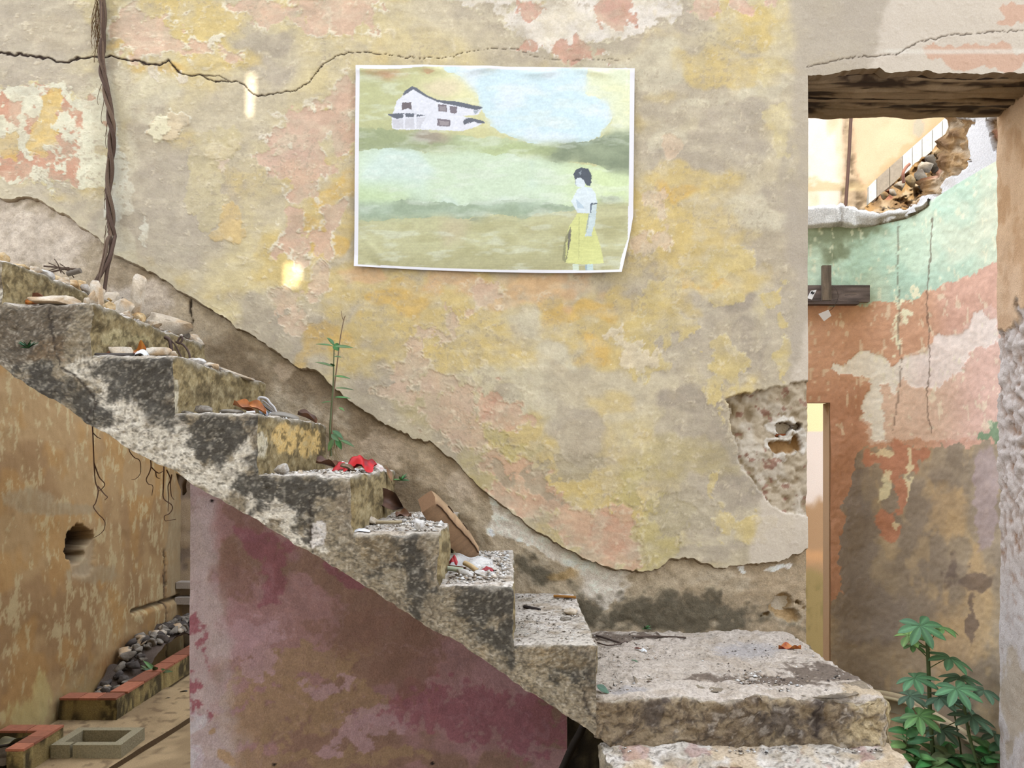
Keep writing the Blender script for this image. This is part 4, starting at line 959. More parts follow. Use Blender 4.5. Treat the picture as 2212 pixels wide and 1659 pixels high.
def leaf_grid(L, W, droop=.2, fold=.25, nu=11, nv=5, curl=0., wave=0., seed=0):
    u = np.linspace(0, 1, nu)[:, None]; v = np.linspace(-1, 1, nv)[None]
    wd = W / 2 * np.sin(np.pi * np.clip(u, 0.001, .999) ** .8) ** .9
    x = L * u + 0 * v; y = wd * v
    z = -droop * L * u ** 2 + fold * np.abs(y) + curl * W * (v ** 2) + wave * W * np.sin(u * 9 + seed) * v
    return np.stack([x, y, z], -1)
def xf(P_, M): return np.einsum('ij,...j->...i', np.array(M.to_3x3()), P_) + np.array(M.translation)
def mrot(rx=0, ry=0, rz=0, loc=(0, 0, 0)):
    return Matrix.Translation(loc) @ Euler((math.radians(rx), math.radians(ry), math.radians(rz)), 'XYZ').to_matrix().to_4x4()
def leaf_obj(name, label, loc, L, W, rot, col, col2=None, droop=.2, fold=.25, curl=0., wave=.1, cat='leaf', group=None, seed=0, parent=None, mat=None):
    G = leaf_grid(L, W, droop, fold, 13, 7, curl, wave, seed); G[..., 0] -= L / 2
    n = fbm3(G + seed, L * .3, 3, seed + 50); c = np.zeros(G.shape) + np.array(col, float)
    if col2 is not None: c = mixc(c, col2, sst(.4, .65, n))
    mid = np.exp(-(np.abs(np.linspace(-1, 1, 7)) / .12) ** 2)[None]; c = c * (1 + .12 * mid)[..., None]
    M = mrot(*rot); Gw = xf(G, M); Gw[..., 2] -= Gw[..., 2].min()
    mb = Mesh(); mb.grid(Gw, lin(c) * GAIN)
    # underside, so that the blade has a thickness
    G2 = Gw.copy(); G2[..., 2] += .0012; mb.grid(G2, lin(c) * GAIN, flip=True)
    o = link(name, mb.build(name), mat or M_LEAF, parent, loc=loc)
    return tag(o, label, cat, group) if parent is None else o

# ------------------------------------------------------------------ poster
PK = 660 / 2212.0
def zp(x, y): return 740 + x * PK, 120 + y * PK
nu, nv = 520, 372
U, V_ = np.meshgrid(np.linspace(0, 1, nu), np.linspace(0, 1, nv))
TL, TR_, BR, BL = [np.array(q, float) for q in ((97, 73), (2115, 90), (2012, 1580), (83, 1525))]
Gp = (TL * (1 - U)[..., None] + TR_ * U[..., None]) * (1 - V_)[..., None] + (BL * (1 - U)[..., None] + BR * U[..., None]) * V_[..., None]
TRm = np.array((2100, 1100.)); bulge = np.clip(V_ * 1.15, 0, 1) * (1 - np.clip((V_ - .72) / .28, 0, 1)) * U ** 2 * 75; Gp[..., 0] += bulge
Gp[..., 1] += np.sin(U * math.pi) * (-4) * (1 - V_) + np.sin(U * math.pi) * 14 * V_
gx, gy = Gp[..., 0], Gp[..., 1]
sxp, syp = zp(gx, gy)
# straightened print coordinates: same numbers, before the sheet was bent
qx = gx - bulge * .0; qy = gy
n1 = fbm(qx, qy, 420, 4, 601); n2 = fbm(qx, qy, 150, 4, 602, sy=60); n3 = fbm(qx, qy, 36, 4, 603, sy=16); n4 = fbm(qx, qy, 9, 2, 604)
wx, wy = warp(qx, qy, 22, 120, 610); wx, wy = warp(wx, wy, 6, 18, 612)
c = np.zeros(qx.shape + (3,)) + np.array((186., 186., 128.))
# sky
c = mixc(c, (206, 200, 138), sst(300, 900, qx)); c = mixc(c, (232, 226, 168), sst(420, 900, qx + (n2 - .5) * 200) * sst(640, 200, qy))
c = mixc(c, (228, 206, 170), sst(0, .6, blobs(wx, wy, [(720, 240, 200, 80)])) * .7)
sky = pip(wx, wy, [(730, 80), (1780, 80), (1770, 280), (1940, 330), (1950, 440), (1860, 600), (1640, 640), (1480, 640), (1200, 590), (1050, 520), (1000, 380), (980, 280), (860, 180), (740, 120)])
c = np.where(sky[..., None], mixc(np.zeros(c.shape) + np.array((206., 230., 236.)), (222, 234, 240), sst(.4, .7, n2)), c)
yel = pip(wx, wy, [(1790, 90), (2110, 90), (2110, 560), (1900, 600), (1960, 440), (1950, 330), (1740, 290)]); c = np.where(yel[..., None], mixc(np.zeros(c.shape) + np.array((236., 234., 178.)), (226, 232, 196), n2), c)
# hills
hl = pip(wx, wy, [(100, 530), (360, 540), (560, 550), (900, 580), (1100, 600), (1260, 620), (1260, 700), (900, 700), (700, 690), (100, 690)]); c = np.where(hl[..., None], mixc(np.zeros(c.shape) + np.array((150., 160., 112.)), (186, 200, 150), sst(560, 1000, qx)), c)
c = mixc(c, (158, 134, 124), sst(0, .5, blobs(wx, wy, [(640, 590, 200, 50)])) * .7)
fld = pip(wx, wy, [(60, 690), (260, 670), (700, 700), (1100, 690), (1400, 740), (1700, 790), (2120, 830), (2120, 1080), (60, 1080)])
fc = np.zeros(c.shape) + np.array((206., 224., 190.)); fc = mixc(fc, (208, 228, 216), sst(.45, .7, n1) * .9); fc = mixc(fc, (196, 218, 160), sst(850, 1000, qy) * sst(900, 200, qx) * .8); fc = mixc(fc, (214, 230, 160), sst(1400, 1900, qx) * .8)
c = np.where(fld[..., None], fc, c)
mid = pip(wx, wy, [(930, 690), (1150, 650), (1260, 610), (1500, 630), (1640, 650), (1700, 640), (1520, 760), (1330, 720), (1200, 710)]); c = np.where(mid[..., None], mixc(np.zeros(c.shape) + np.array((178., 192., 132.)), (150, 162, 112), sst(1200, 1600, qx)), c)
drk = pip(wx, wy, [(1560, 660), (1640, 640), (1880, 600), (1960, 560), (2120, 540), (2120, 880), (2000, 860), (1800, 780), (1560, 770), (1450, 745)]); c = np.where(drk[..., None], mixc(np.zeros(c.shape) + np.array((122., 134., 102.)), (146, 158, 122), sst(.4, .7, n2)), c)
grn = pip(wx, wy, [(60, 1060), (500, 1050), (900, 1070), (1250, 1050), (1700, 1080), (1660, 1140), (1300, 1170), (900, 1160), (560, 1190), (60, 1180)]); c = np.where(grn[..., None], mixc(np.zeros(c.shape) + np.array((150., 168., 136.)), (168, 186, 158), sst(.4, .7, n2)), c)
low = pip(wx, wy, [(60, 1185), (560, 1195), (760, 1150), (1000, 1170), (1300, 1170), (1700, 1100), (1860, 1060), (2120, 1070), (2120, 1640), (60, 1640)])
lc = np.zeros(c.shape) + np.array((198., 194., 142.)); lc = mixc(lc, (178, 172, 118), sst(.45, .7, n2)); lc = mixc(lc, (166, 158, 108), sst(1350, 1560, qy) * .7); lc = mixc(lc, (206, 188, 150), sst(.55, .8, n1) * .6)
c = np.where(low[..., None], lc, c)
c = mixc(c, (140, 148, 120), sst(0, .3, blobs(wx, wy, [(1940, 1040, 130, 22), (990, 1180, 60, 12)]) + (n3 - .5) * .6) * .8)
c = mixc(c, (186, 92, 66), sst(0, .2, blobs(wx, wy, [(300, 125, 130, 16), (610, 120, 40, 14)]) + (n3 - .5) * 1.6) * .8)
def boxblur(a, r):
    for ax in (0, 1):
        pad = [(0, 0)] * 3; pad[ax] = (r + 1, r); q = np.cumsum(np.pad(a, pad, mode='edge'), axis=ax)
        n = a.shape[ax]; sl1 = [slice(None)] * 3; sl2 = [slice(None)] * 3; sl1[ax] = slice(2 * r + 1, 2 * r + 1 + n); sl2[ax] = slice(0, n)
        a = (q[tuple(sl1)] - q[tuple(sl2)]) / (2 * r + 1)
    return a
cbl = boxblur(boxblur(c, 7), 5); c = c + (cbl - c) * (.25 + .7 * sst(.35, .65, n2))[..., None]
c = mixc(c, (232, 238, 222), sst(.55, .85, fbm(qx, qy, 180, 5, 606, sy=46)) * .35)
def pfill(pts, col, a=1.0):
    global c
    m = pip(qx + (n4 - .5) * 5, qy + (n4 - .5) * 5, pts); c = np.where(m[..., None], c * (1 - a) + np.array(col, float) * a, c)
WH = (228, 228, 236)
pfill([(390, 540), (360, 530), (360, 440), (395, 330), (440, 290), (505, 232), (600, 290), (690, 330), (1010, 385), (985, 430), (870, 440), (1030, 480), (960, 520), (860, 550), (600, 540)], WH)
SL = (88, 92, 104)
pfill([(436, 294), (450, 262), (505, 226), (540, 240), (612, 292), (690, 325), (820, 335), (1015, 375), (1010, 386), (975, 396), (860, 375), (690, 340), (600, 302), (512, 250), (470, 278)], SL)
pfill([(328, 432), (360, 425), (480, 420), (600, 436), (560, 445), (450, 450), (400, 466), (360, 452)], SL)
pfill([(430, 345), (500, 342), (500, 395), (470, 385), (432, 400)], (100, 88, 92)); pfill([(690, 356), (755, 358), (756, 410), (694, 408)], (112, 100, 108)); pfill([(776, 370), (830, 372), (828, 424), (780, 418)], (116, 104, 112)); pfill([(688, 458), (780, 470), (778, 518), (686, 512)], (116, 104, 112))
pfill([(702, 368), (748, 370), (748, 404), (704, 402)], (160, 150, 152), .7); pfill([(702, 474), (770, 482), (768, 510), (704, 506)], (170, 158, 158), .7)
pfill([(872, 480), (890, 458), (940, 455), (1020, 475), (1030, 490), (985, 492), (950, 480), (880, 500)], SL)
pfill([(360, 470), (600, 450), (560, 530), (370, 530)], (200, 198, 204), .8); pfill([(440, 430), (456, 430), (452, 530), (440, 530)], WH); pfill([(518, 428), (536, 428), (536, 530), (522, 530)], WH)
pfill([(945, 400), (990, 395), (962, 432)], (160, 168, 176))
# figure
pfill([(1655, 1060), (1690, 990), (1700, 970), (1740, 950), (1800, 960), (1830, 1000), (1845, 1070), (1800, 1090), (1790, 1145), (1700, 1140)], (220, 232, 236))
pfill([(1680, 930), (1690, 880), (1730, 860), (1760, 900), (1750, 960), (1700, 950)], (220, 230, 234))
pfill([(1680, 900), (1672, 860), (1690, 826), (1730, 812), (1780, 822), (1800, 860), (1802, 920), (1790, 948), (1765, 940), (1745, 905), (1725, 885), (1700, 890)], (66, 72, 84))
pfill([(1712, 850), (1730, 830), (1722, 870)], (130, 140, 150)); pfill([(1680, 900), (1690, 905), (1686, 935), (1700, 945), (1690, 945)], (150, 160, 168))
pfill([(1700, 1145), (1790, 1145), (1810, 1200), (1870, 1400), (1888, 1510), (1760, 1515), (1620, 1505), (1590, 1480), (1600, 1380), (1640, 1240)], (219, 220, 132))
pfill([(1795, 1090), (1840, 1080), (1830, 1200), (1800, 1310), (1755, 1310), (1775, 1240)], (204, 220, 220))
pfill([(1612, 1320), (1650, 1240), (1640, 1380), (1625, 1480), (1612, 1500), (1590, 1480), (1600, 1380)], (120, 116, 84), .8); pfill([(1632, 1300), (1655, 1240), (1652, 1330), (1632, 1430), (1622, 1440)], (96, 90, 84), .8); pfill([(1616, 1360), (1634, 1330), (1626, 1440), (1612, 1480)], (206, 206, 124), .9)
pfill([(1710, 1170), (1716, 1170), (1712, 1480), (1706, 1480)], (176, 178, 110), .7); pfill([(1790, 1080), (1806, 1070), (1800, 1140), (1790, 1140)], (96, 108, 124)); pfill([(1800, 1070), (1845, 1072), (1840, 1080), (1800, 1084)], (70, 80, 92)); pfill([(1690, 1040), (1740, 1090), (1750, 1110), (1700, 1110)], (168, 190, 206), .7); pfill([(1780, 1150), (1790, 1150), (1770, 1260), (1755, 1290)], (150, 164, 170), .8)
pfill([(1665, 1510), (1712, 1515), (1708, 1570), (1662, 1570)], (206, 218, 190)); pfill([(1755, 1515), (1810, 1515), (1812, 1570), (1756, 1570)], (190, 212, 206)); pfill([(1755, 1515), (1768, 1515), (1768, 1570), (1756, 1570)], (150, 170, 176))
c = c * (1 + (n3 - .5)[..., None] * .07 + (n4 - .5)[..., None] * .06)
# canvas weave printed into the lower half
c = c * (1 - .05 * (np.sin(qy * .55) > .3) * low)[..., None]
# white border
inn = (gx > np.interp(gy, [90, 1560], [126, 112])) & (gx < np.interp(gy, [90, 1000, 1330, 1480, 1560], [2082, 2070, 2062, 2010, 1998])) & (gy > 94 + 8 * np.sin(gx / 160)) & (gy < np.interp(gx, [100, 1000, 2000], [1512, 1548, 1562]))
c = np.where(inn[..., None], c, np.array((236., 232., 236.)))
yy = -LIP - .014 - .006 * np.sin(U * 7 + V_ * 3) * .4
wr = np.exp(-((V_ - .02 - .012 * np.sin(U * 22)) / .018) ** 2) * .006 * (.5 + .5 * np.sin(U * 31))
wr = wr + .0025 * np.exp(-((U - .03 - (V_ - .84) * .55) / .02) ** 2) * sst(.80, .92, V_) + .002 * np.exp(-((U - .05 - (V_ - .88) * .9) / .02) ** 2) * sst(.84, .95, V_)
wr = wr + .004 * np.exp(-((U - .965 + .03 * (V_ - .1)) / .006) ** 2) * sst(.25, .02, V_)
curl = np.clip((U * .75 + V_ * .75 - 1.28) / .22, 0, 1) ** 2 * .035 + np.clip((.06 - U * .5 + V_ - 1.0) / .06, 0, 1) * .006
ybase = (fbm(sxp, syp, 260, 4, 1) - .5) * -.012 * .8
Pp = np.stack([X(sxp, D - .03), yy - wr - curl + ybase, Z(syp, D - .03)], -1)
pc_ = Pp.reshape(-1, 3).mean(0)
poster_loc = (float(pc_[0]), float(pc_[1]), float(Pp[..., 2].min()))
c = sat(c, .95); c = c + (np.array((240., 240., 228.)) - c) * .14
mb = Mesh(); mb.grid(Pp - np.array(poster_loc), lin(c) * GAIN * 1.12, flip=True)
Pb = Pp.copy(); Pb[..., 1] += .0008; mb.grid(Pb - np.array(poster_loc), lin((226, 222, 220)) * GAIN)
poster = tag(link('poster', mb.build('poster'), M_PAPER, loc=poster_loc), 'paper poster of a painted white house, green hills and a standing woman', 'poster')

# ------------------------------------------------------------------ hanging root (vine) on the wall
vine = tag(empty('aerial_root', P(215, 640, 3.2)), 'thick brown braided root hanging down the yellow wall onto the rubble', 'root')
vp = [(222, -150), (221, -40), (223, 30), (221, 80), (219, 130), (223, 165), (231, 205), (238, 250), (242, 285), (240, 330), (237, 375), (237, 420), (240, 470), (243, 510)]
cen = catmull([P(a, b, D - .045) for a, b in vp], 8)
vc = lin((104, 84, 70)) * GAIN
def strand(path, r, col=vc, sides=6, name='strand', seed=0):
    mb = Mesh(); path = np.asarray(path)
    n = len(path); cc = np.repeat(np.asarray(col)[None], n, 0) * (1 + .35 * (fbm(np.arange(n) * 1.0, np.zeros(n), 5, 3, 700 + seed) - .5))[:, None]
    tube(mb, path, r, np.repeat(cc[:, None], sides + 1, 1) if False else col, sides)
    return wpart(name, mb.build(name), M_ROOT, vine)
ends = [[(238, 545), (222, 580), (200, 620), (194, 640)], [(240, 545), (232, 580), (226, 625), (224, 650)], [(230, 520), (222, 560), (212, 600), (206, 640)], [(244, 530), (236, 560), (214, 600), (198, 632)], [(234, 515), (228, 550), (219, 585), (210, 625)]]
for k in range(5):
    ph = k * 2 * math.pi / 5; n = len(cen); t_ = np.linspace(0, 1, n)
    rr = np.interp(t_, [0, .3, .75, 1], [.0075, .0085, .0095, .010]); a = ph + t_ * 16 + 1.5 * np.sin(t_ * 9 + k)
    pth = cen + np.stack([np.cos(a) * rr, np.sin(a) * rr * .7, 0 * a], -1)
    e = [P(x_, y_, D - .05 - .03 * (j + 1)) for j, (x_, y_) in enumerate(ends[k])]
    pth = np.vstack([pth, catmull([pth[-1]] + e, 6)[1:]])
    strand(pth, [.0065, .0075, .0085, .008, .007 if k in (0, 1, 3) else .003], lin(((104, 84, 70), (92, 72, 60), (122, 100, 82), (98, 78, 66), (112, 92, 76))[k]) * GAIN, 7, seed=k)
rnd = random.Random(3)
mb = Mesh()
for k in range(34):
    x0 = 212 + rnd.uniform(-8, 8); y0 = rnd.uniform(-20, 70)
    pts = [(x0, y0)]
    for j in range(5): pts.append((pts[-1][0] + rnd.uniform(-6, 4), pts[-1][1] + rnd.uniform(8, 22)))
    tube(mb, catmull([P(a, min(b, 135), D - .035 - .008 * rnd.random()) for a, b in pts], 3), .0009, lin((128, 100, 70)) * GAIN, 4, False)
for k in range(16):
    y0 = rnd.uniform(180, 480); x0 = float(np.interp(y0, [p[1] for p in vp], [p[0] for p in vp])) - 6
    pts = [(x0, y0)]
    for j in range(4): pts.append((pts[-1][0] + rnd.uniform(-4, 3), pts[-1][1] + rnd.uniform(8, 22)))
    tube(mb, catmull([P(a, b, D - .04) for a, b in pts], 3), .0011, lin((110, 86, 62)) * GAIN, 4, False)
rh = wpart('root_hairs', mb.build('root_hairs'), M_ROOT, vine); rh['kind'] = 'stuff'

# roots hanging from the underside of the flight
def hroot(label, lines, d=DO + .1, r=.0022, col=(92, 66, 48)):
    x0, y0 = lines[0][0]
    root = tag(empty('hanging_root', P(x0, y0, d)), label, 'root', 'roots hanging under the flight')
    for ln in lines:
        jj = [P(a, b, d + .03 * math.sin(b * .05)) for a, b in ln]
        mb = Mesh(); tube(mb, catmull(jj, 5), [r, r * .8, r * .45], lin(col) * GAIN, 5); wpart('strand', mb.build('strand'), M_ROOT, root)
hroot('thin forked root dangling in front of the ochre wall, leftmost', [[(199, 905), (201, 950), (203, 1000), (206, 1040), (212, 1060), (207, 1085), (202, 1095), (212, 1110), (222, 1120), (227, 1130), (224, 1145), (214, 1155), (202, 1162)], [(203, 1000), (214, 1030), (226, 1045), (220, 1056), (211, 1062)], [(201, 935), (210, 944), (218, 948)], [(211, 1050), (226, 1068), (232, 1074), (226, 1080)]])
hroot('thin looping root under the flight, between two longer ones', [[(278, 962), (280, 975), (290, 988), (301, 994), (304, 1010), (302, 1025), (292, 1035), (284, 1036)]], r=.0018)
hroot('branching root hanging near the pink wall corner, rightmost of the hanging roots', [[(325, 990), (326, 1008), (322, 1022), (316, 1035), (320, 1045), (330, 1050), (328, 1070)], [(326, 1008), (336, 1018), (344, 1022), (352, 1018)], [(336, 1018), (338, 1030), (345, 1034)], [(354, 1008), (353, 1050), (352, 1070), (356, 1080), (370, 1090), (372, 1100), (365, 1110), (355, 1115), (357, 1125), (364, 1124), (380, 1122)], [(360, 1015), (368, 1035), (363, 1050), (364, 1075), (363, 1105)], [(371, 1025), (368, 1045), (370, 1070), (376, 1080)]])
mb = Mesh(); A, B = np.meshgrid(np.linspace(0, 1, 8), np.linspace(0, 1, 10)); gx_ = np.interp(B, [0, .4, .8, 1], [380, 384, 392, 394]) + A * np.interp(B, [0, .4, .8, 1], [22, 16, 10, 2]); gy_ = 1022 + B * 48 + A * np.interp(B, [0, 1], [14, 0])
dd_ = DO + .06 + .01 * np.sin(A * 5 + B * 4); Pg = np.stack([(gx_ - CX) / F * dd_, dd_ - D, EYE - (gy_ - HY) / F * dd_], -1); mb.grid(Pg, lin((92, 74, 54)) * GAIN); Pg2 = Pg.copy(); Pg2[..., 1] += .006; mb.grid(Pg2, lin((92, 74, 54)) * GAIN, flip=True)
lo_ = P(388, 1070, DO + .06); o = link('bark_flake', mb.build('bark_flake'), M_ROOT, loc=lo_); o.data.transform(Matrix.Translation(-Vector(lo_))); tag(o, 'brown bark flake hanging below the flight beside the pink wall corner', 'bark')
mbk = Mesh(); tube(mbk, catmull([P(1268, 1540, 2.9), P(1255, 1580, 2.85), P(1236, 1615, 2.8), P(1212, 1670, 2.7), P(1190, 1740, 2.6)], 6), [.012, .016, .014, .018], lin((58, 50, 42)) * GAIN, 8)
lo_ = P(1190, 1740, 2.6); o = link('dead_branch', mbk.build('dead_branch'), M_ROOT, loc=lo_); o.data.transform(Matrix.Translation(-Vector(lo_))); tag(o, 'dark dead branch leaning into the hollow under the landing', 'branch')

# ------------------------------------------------------------------ stones on the stairs
RK = [
 (0, 6, 24, 32, 'ochre stone block at the top left edge of the stairs', .08, 'ochre', (0, 0, 10)),
 (0, 38, 32, 15, 'dark grey brick lump lying on the top left step', .05, 'dark', (0, 0, -6)),
 (0, 30, 60, 13, 'flat yellowish stone slab at the top left edge, below the dark lump', .02, 'ochre', (0, 0, 4)),
 (0, 78, 26, 20, 'small whitish stone on the uppermost nosing, left of the ochre stones', .02, 'cream', (0, 0, 20)),
 (0, 112, 58, 20, 'long flat ochre stone on the uppermost nosing', .03, 'ochre', (0, 12, 10)),
 (0, 150, 54, 24, 'ochre stone beside the white one on the uppermost nosing', .035, 'ochre', (0, 10, -10)),
 (0, 180, 20, 32, 'upright ochre stone splinter near the hanging root', .05, 'ochre', (0, -10, 0)),
 (0, 184, 26, 19, 'white chalky stone at the foot of the hanging root', .01, 'white', (0, 10, 0)),
 (0, 232, 50, 30, 'pale wedge-shaped stone behind the root foot, with white top', .03, 'cream', (0, 22, 0)),
 (1, 214, 34, 62, 'tall pale stone block below the hanging root', .05, 'cream', (0, -8, 12)),
 (1, 250, 44, 44, 'whitish angular stone leaning beside the upright slab', .06, 'cream', (0, 20, 20)),
 (1, 300, 28, 22, 'small brown stone between the upright slab and the big pale stone', .03, 'ochre', (0, 0, 0)),
 (1, 318, 34, 22, 'reddish brick lump behind the small brown stone', .12, 'brick', (0, 8, 0)),
 (1, 360, 98, 46, 'largest pale oblong stone with orange underside, on the second step', .035, 'cream', (0, 9, 0)),
 (1, 62, 17, 16, 'tiny orange stone beside the brown shard on the second step', None, 'orange', (0, 0, 0)),
 (1, 126, 92, 20, 'long flat pale stone on the front edge of the second step', None, 'cream', (0, 2, 0)),
 (1, 186, 20, 20, 'small pale stone at the corner of the second step', None, 'cream', (0, 20, 0)),
 (1, 420, 44, 20, 'crumbly pale mortar lump against the wall above the wire loops', .02, 'cream', (0, 18, 0)),
 (2, 238, 24, 16, 'broken brick piece at the left of the third step', None, 'brick', (0, 0, 0)),
 (2, 266, 52, 22, 'rounded pale stone on the third step', None, 'cream', (0, 0, 0)),
 (2, 338, 58, 25, 'speckled pale stone with orange side on the third step', None, 'cream', (0, 4, 0)),
 (2, 424, 38, 18, 'white crumbling stone on the nosing of the third step', .02, 'white', (0, 12, 0)),
 (3, 404, 26, 9, 'flat small grey stone, leftmost on the fourth step', None, 'grey', (0, 8, 0)),
 (3, 441, 44, 19, 'rounded grey stone on the fourth step', None, 'grey', (0, 0, 0)),
 (3, 498, 50, 13, 'flat grey stone beside the orange leaves on the fourth step', None, 'grey', (0, 0, 0)),
 (4, 608, 32, 20, 'white angular stone on the fifth step', None, 'white', (0, 0, 0)),
 (4, 646, 14, 11, 'tiny pale stone chip beside the white stone on the fifth step', None, 'cream', (0, 20, 0)),
 (4, 812, 40, 9, 'flat pale stone flake at the end of the fifth step', .03, 'white', (0, 8, 0)),
 (5, 800, 34, 16, 'pale stone at the left of the sixth step', None, 'cream', (0, 0, 0)),
 (5, 905, 24, 22, 'white pitted stone beside the wooden board', .06, 'white', (0, 0, 0)),
 (6, 1004, 36, 14, 'white powdery lump in the litter on the seventh step', None, 'white', (0, 6, 0)),
 (6, 1036, 26, 12, 'small white lump right of the powdery one on the seventh step', None, 'white', (0, 6, 0)),
 (0, 60, 34, 16, 'pale stone between the yellowish slab and the small whitish one', .03, 'cream', (0, 6, 20)),
 (0, 98, 30, 16, 'whitish chip stone in front of the long flat ochre stone', .005, 'white', (0, 14, 0)),
 (0, 134, 28, 18, 'cream stone wedged between two ochre stones on the uppermost nosing', .01, 'cream', (0, 10, 40)),
 (0, 206, 32, 24, 'rough cream stone right of the white chalky stone', .015, 'cream', (0, 12, 30)),
 (0, 262, 34, 24, 'grey stone against the wall behind the whitish angular stone', .05, 'grey', (0, 10, 10)),
 (1, 196, 26, 30, 'small stone propping the tall pale block', .02, 'cream', (0, 10, 50)),
 (1, 232, 30, 22, 'orange-stained stone between the tall pale block and the angular one', .02, 'ochre', (0, 12, 0)),
 (1, 272, 26, 18, 'small cream stone at the foot of the upright slab', .015, 'cream', (0, 12, 0)),
 (1, 330, 30, 14, 'flat chip in front of the largest pale stone', .008, 'cream', (0, 12, 0)),
 (1, 392, 36, 18, 'grey stone behind the wire loops', .03, 'grey', (0, 12, 0)),
 (2, 300, 30, 14, 'brown stone chip beside the rust-orange leaf scrap', None, 'brick', (0, 0, 20)),
 (2, 372, 30, 14, 'small pale stone at the corner of the third step', None, 'cream', (0, 10, 0)),
 (2, 455, 34, 14, 'pale crumb stone left of the flat tile plate', .012, 'cream', (0, 14, 10)),
 (7, 1232, 34, 14, 'pale stone lump on the edge of the lowest step', .03, 'cream', (0, 0, 0)),
 (7, 1222, 26, 10, 'grey stone flake near the edge of the lowest step', .06, 'grey', (0, 0, 0)),
]
for k, (i, px_, w_, h_, lab, off, pal, rot) in enumerate(RK):
    d_ = None
    if off is None: d_ = {5: 2.72, 6: 2.62}.get(i, DO + .055)
    else: off = off + w_ * .0016 * .35
    stone(i, px_, w_, h_, lab, off, d_, seed=11 + k * 3, pal=pal, rot=rot, lift=-.004)
# upright slab
stone(1, 286, 26, 86, 'tall upright slab of pale stone standing against the wall', .07, None, dep=16, seed=201, pal='cream', rot=(0, 9, 0), lift=-.006, cuts=5, box=.3, hmin=.8)
# flat tile plate and slate
p_, dd_ = tread_pt(2, 492, .02)
stone(2, 494, 96, 8, 'flat pale tile plate lying on the nosing of the third step', .055, None, dep=60, seed=203, pal='cream', rot=(0, 14, 30), cuts=4, cat='tile', name='tile_fragment', box=.25, hmin=.8)
stone(2, 252, 88, 6, 'long thin dark slate sliver under the rounded stone', None, DO + .03, dep=24, seed=205, pal='dark', rot=(0, 1, 0), cuts=4, cat='slate', name='slate_sliver', box=.3, hmin=.8)
# brown roof tile shard
mb = Mesh(); T_ = [(0, 0), (.066, .0), (.058, .028), (.022, .052), (.006, .05)]
prism(mb, [(a, b) for a, b in T_], 0, .012, lin((128, 82, 56)) * GAIN)
p_, dd_ = tread_pt(1, 66, None, DO + .10)
tag(link('tile_shard', mb.build('tile_shard', False), M_STONE, loc=p_), 'triangular brown clay shard standing behind the long flat stone', 'tile')

# ------------------------------------------------------------------ dry leaves, scraps
def on(i, px_, d, dz=0.0):
    z = ZT[i] if i < len(ZT) else ZL
    return ((px_ - CX) / F * d, d - D, z + dz)
BR_ = (140, 92, 58); BR2 = (96, 66, 46); ORG = (186, 110, 46)
GAIN = .2; slope_stones(); GAIN = .52
leaf_obj('dry_leaf', 'large crumpled dark brown leaf on the sixth step beside the riser', on(5, 842, 2.98, .03), .12, .075, (62, 20, -20), (112, 80, 62), (84, 60, 48), .25, .3, .3, .25, group='dry leaves on the stairs', seed=1)
leaf_obj('dry_leaf', 'brown leaf tip pointing right of the crumpled dark leaf', on(5, 872, 2.95, .005), .06, .045, (30, -10, 10), (140, 98, 66), (110, 74, 50), .2, .3, .2, .2, group='dry leaves on the stairs', seed=2)
leaf_obj('dry_leaf', 'brown leaf drooping from the end of the fifth step', on(4, 842, 3.08, -.06), .085, .03, (20, 58, 0), (146, 108, 72), (116, 82, 54), .2, .3, group='dry leaves on the stairs', seed=3)
leaf_obj('dry_leaf', 'orange-brown curled leaf on the fourth step, beside the flat grey stone', on(3, 528, 2.52, .0), .075, .05, (24, 18, 12), ORG, (150, 90, 46), .15, .3, .25, .10, group='dry leaves on the stairs', seed=4)
leaf_obj('dry_leaf', 'orange folded leaf in front of the sandal', on(3, 556, 2.50, .0), .07, .04, (30, 20, -14), (190, 120, 62), (160, 96, 50), .15, .3, .25, .08, group='dry leaves on the stairs', seed=5)
leaf_obj('dry_leaf', 'curled brown leaf right of the sandal, against the wall', on(3, 664, 3.19, .0), .085, .05, (14, 14, 0), (146, 100, 72), (100, 70, 52), .2, .3, .3, .10, group='dry leaves on the stairs', seed=6)
leaf_obj('dry_leaf', 'dark brown leaf behind the red wrapper', on(4, 712, 2.86, .0), .10, .045, (16, 8, 20), (128, 86, 60), (98, 66, 48), .2, .3, .3, .2, group='dry leaves on the stairs', seed=7)
leaf_obj('dry_leaf', 'small tan leaf in front of the red wrapper', on(4, 752, 2.66, .0), .06, .03, (34, 14, 30), (158, 130, 98), (128, 100, 74), .15, .3, .25, .08, group='dry leaves on the stairs', seed=8)
leaf_obj('dry_leaf', 'pointed dark leaf behind the whitish angular stone', on(0, 259, 3.18, 0), .045, .02, (80, -60, 0), (104, 84, 66), (80, 62, 50), .1, .3, group='dry leaves on the stairs', seed=9)
leaf_obj('dry_leaf', 'rust-orange leaf scrap between the two pale stones on the third step', on(2, 306, 2.53, .005), .065, .045, (40, 6, 0), (196, 116, 50), (220, 160, 70), .2, .3, .4, .4, group='dry leaves on the stairs', seed=10)
leaf_obj('dry_leaf', 'single orange-red leaf lying on the bare landing', on(9, 1706, 3.0, .0), .085, .034, (8, 0, -8), (196, 120, 44), (150, 50, 40), -.05, .45, .2, .25, group='fallen leaves on the landing', seed=11)
leaf_obj('dry_leaf', 'small dark red leaf on the left of the landing', on(9, 1382, 3.0, .0), .045, .014, (8, 4, -6), (120, 70, 50), (90, 56, 44), .05, .3, group='fallen leaves on the landing', seed=12)
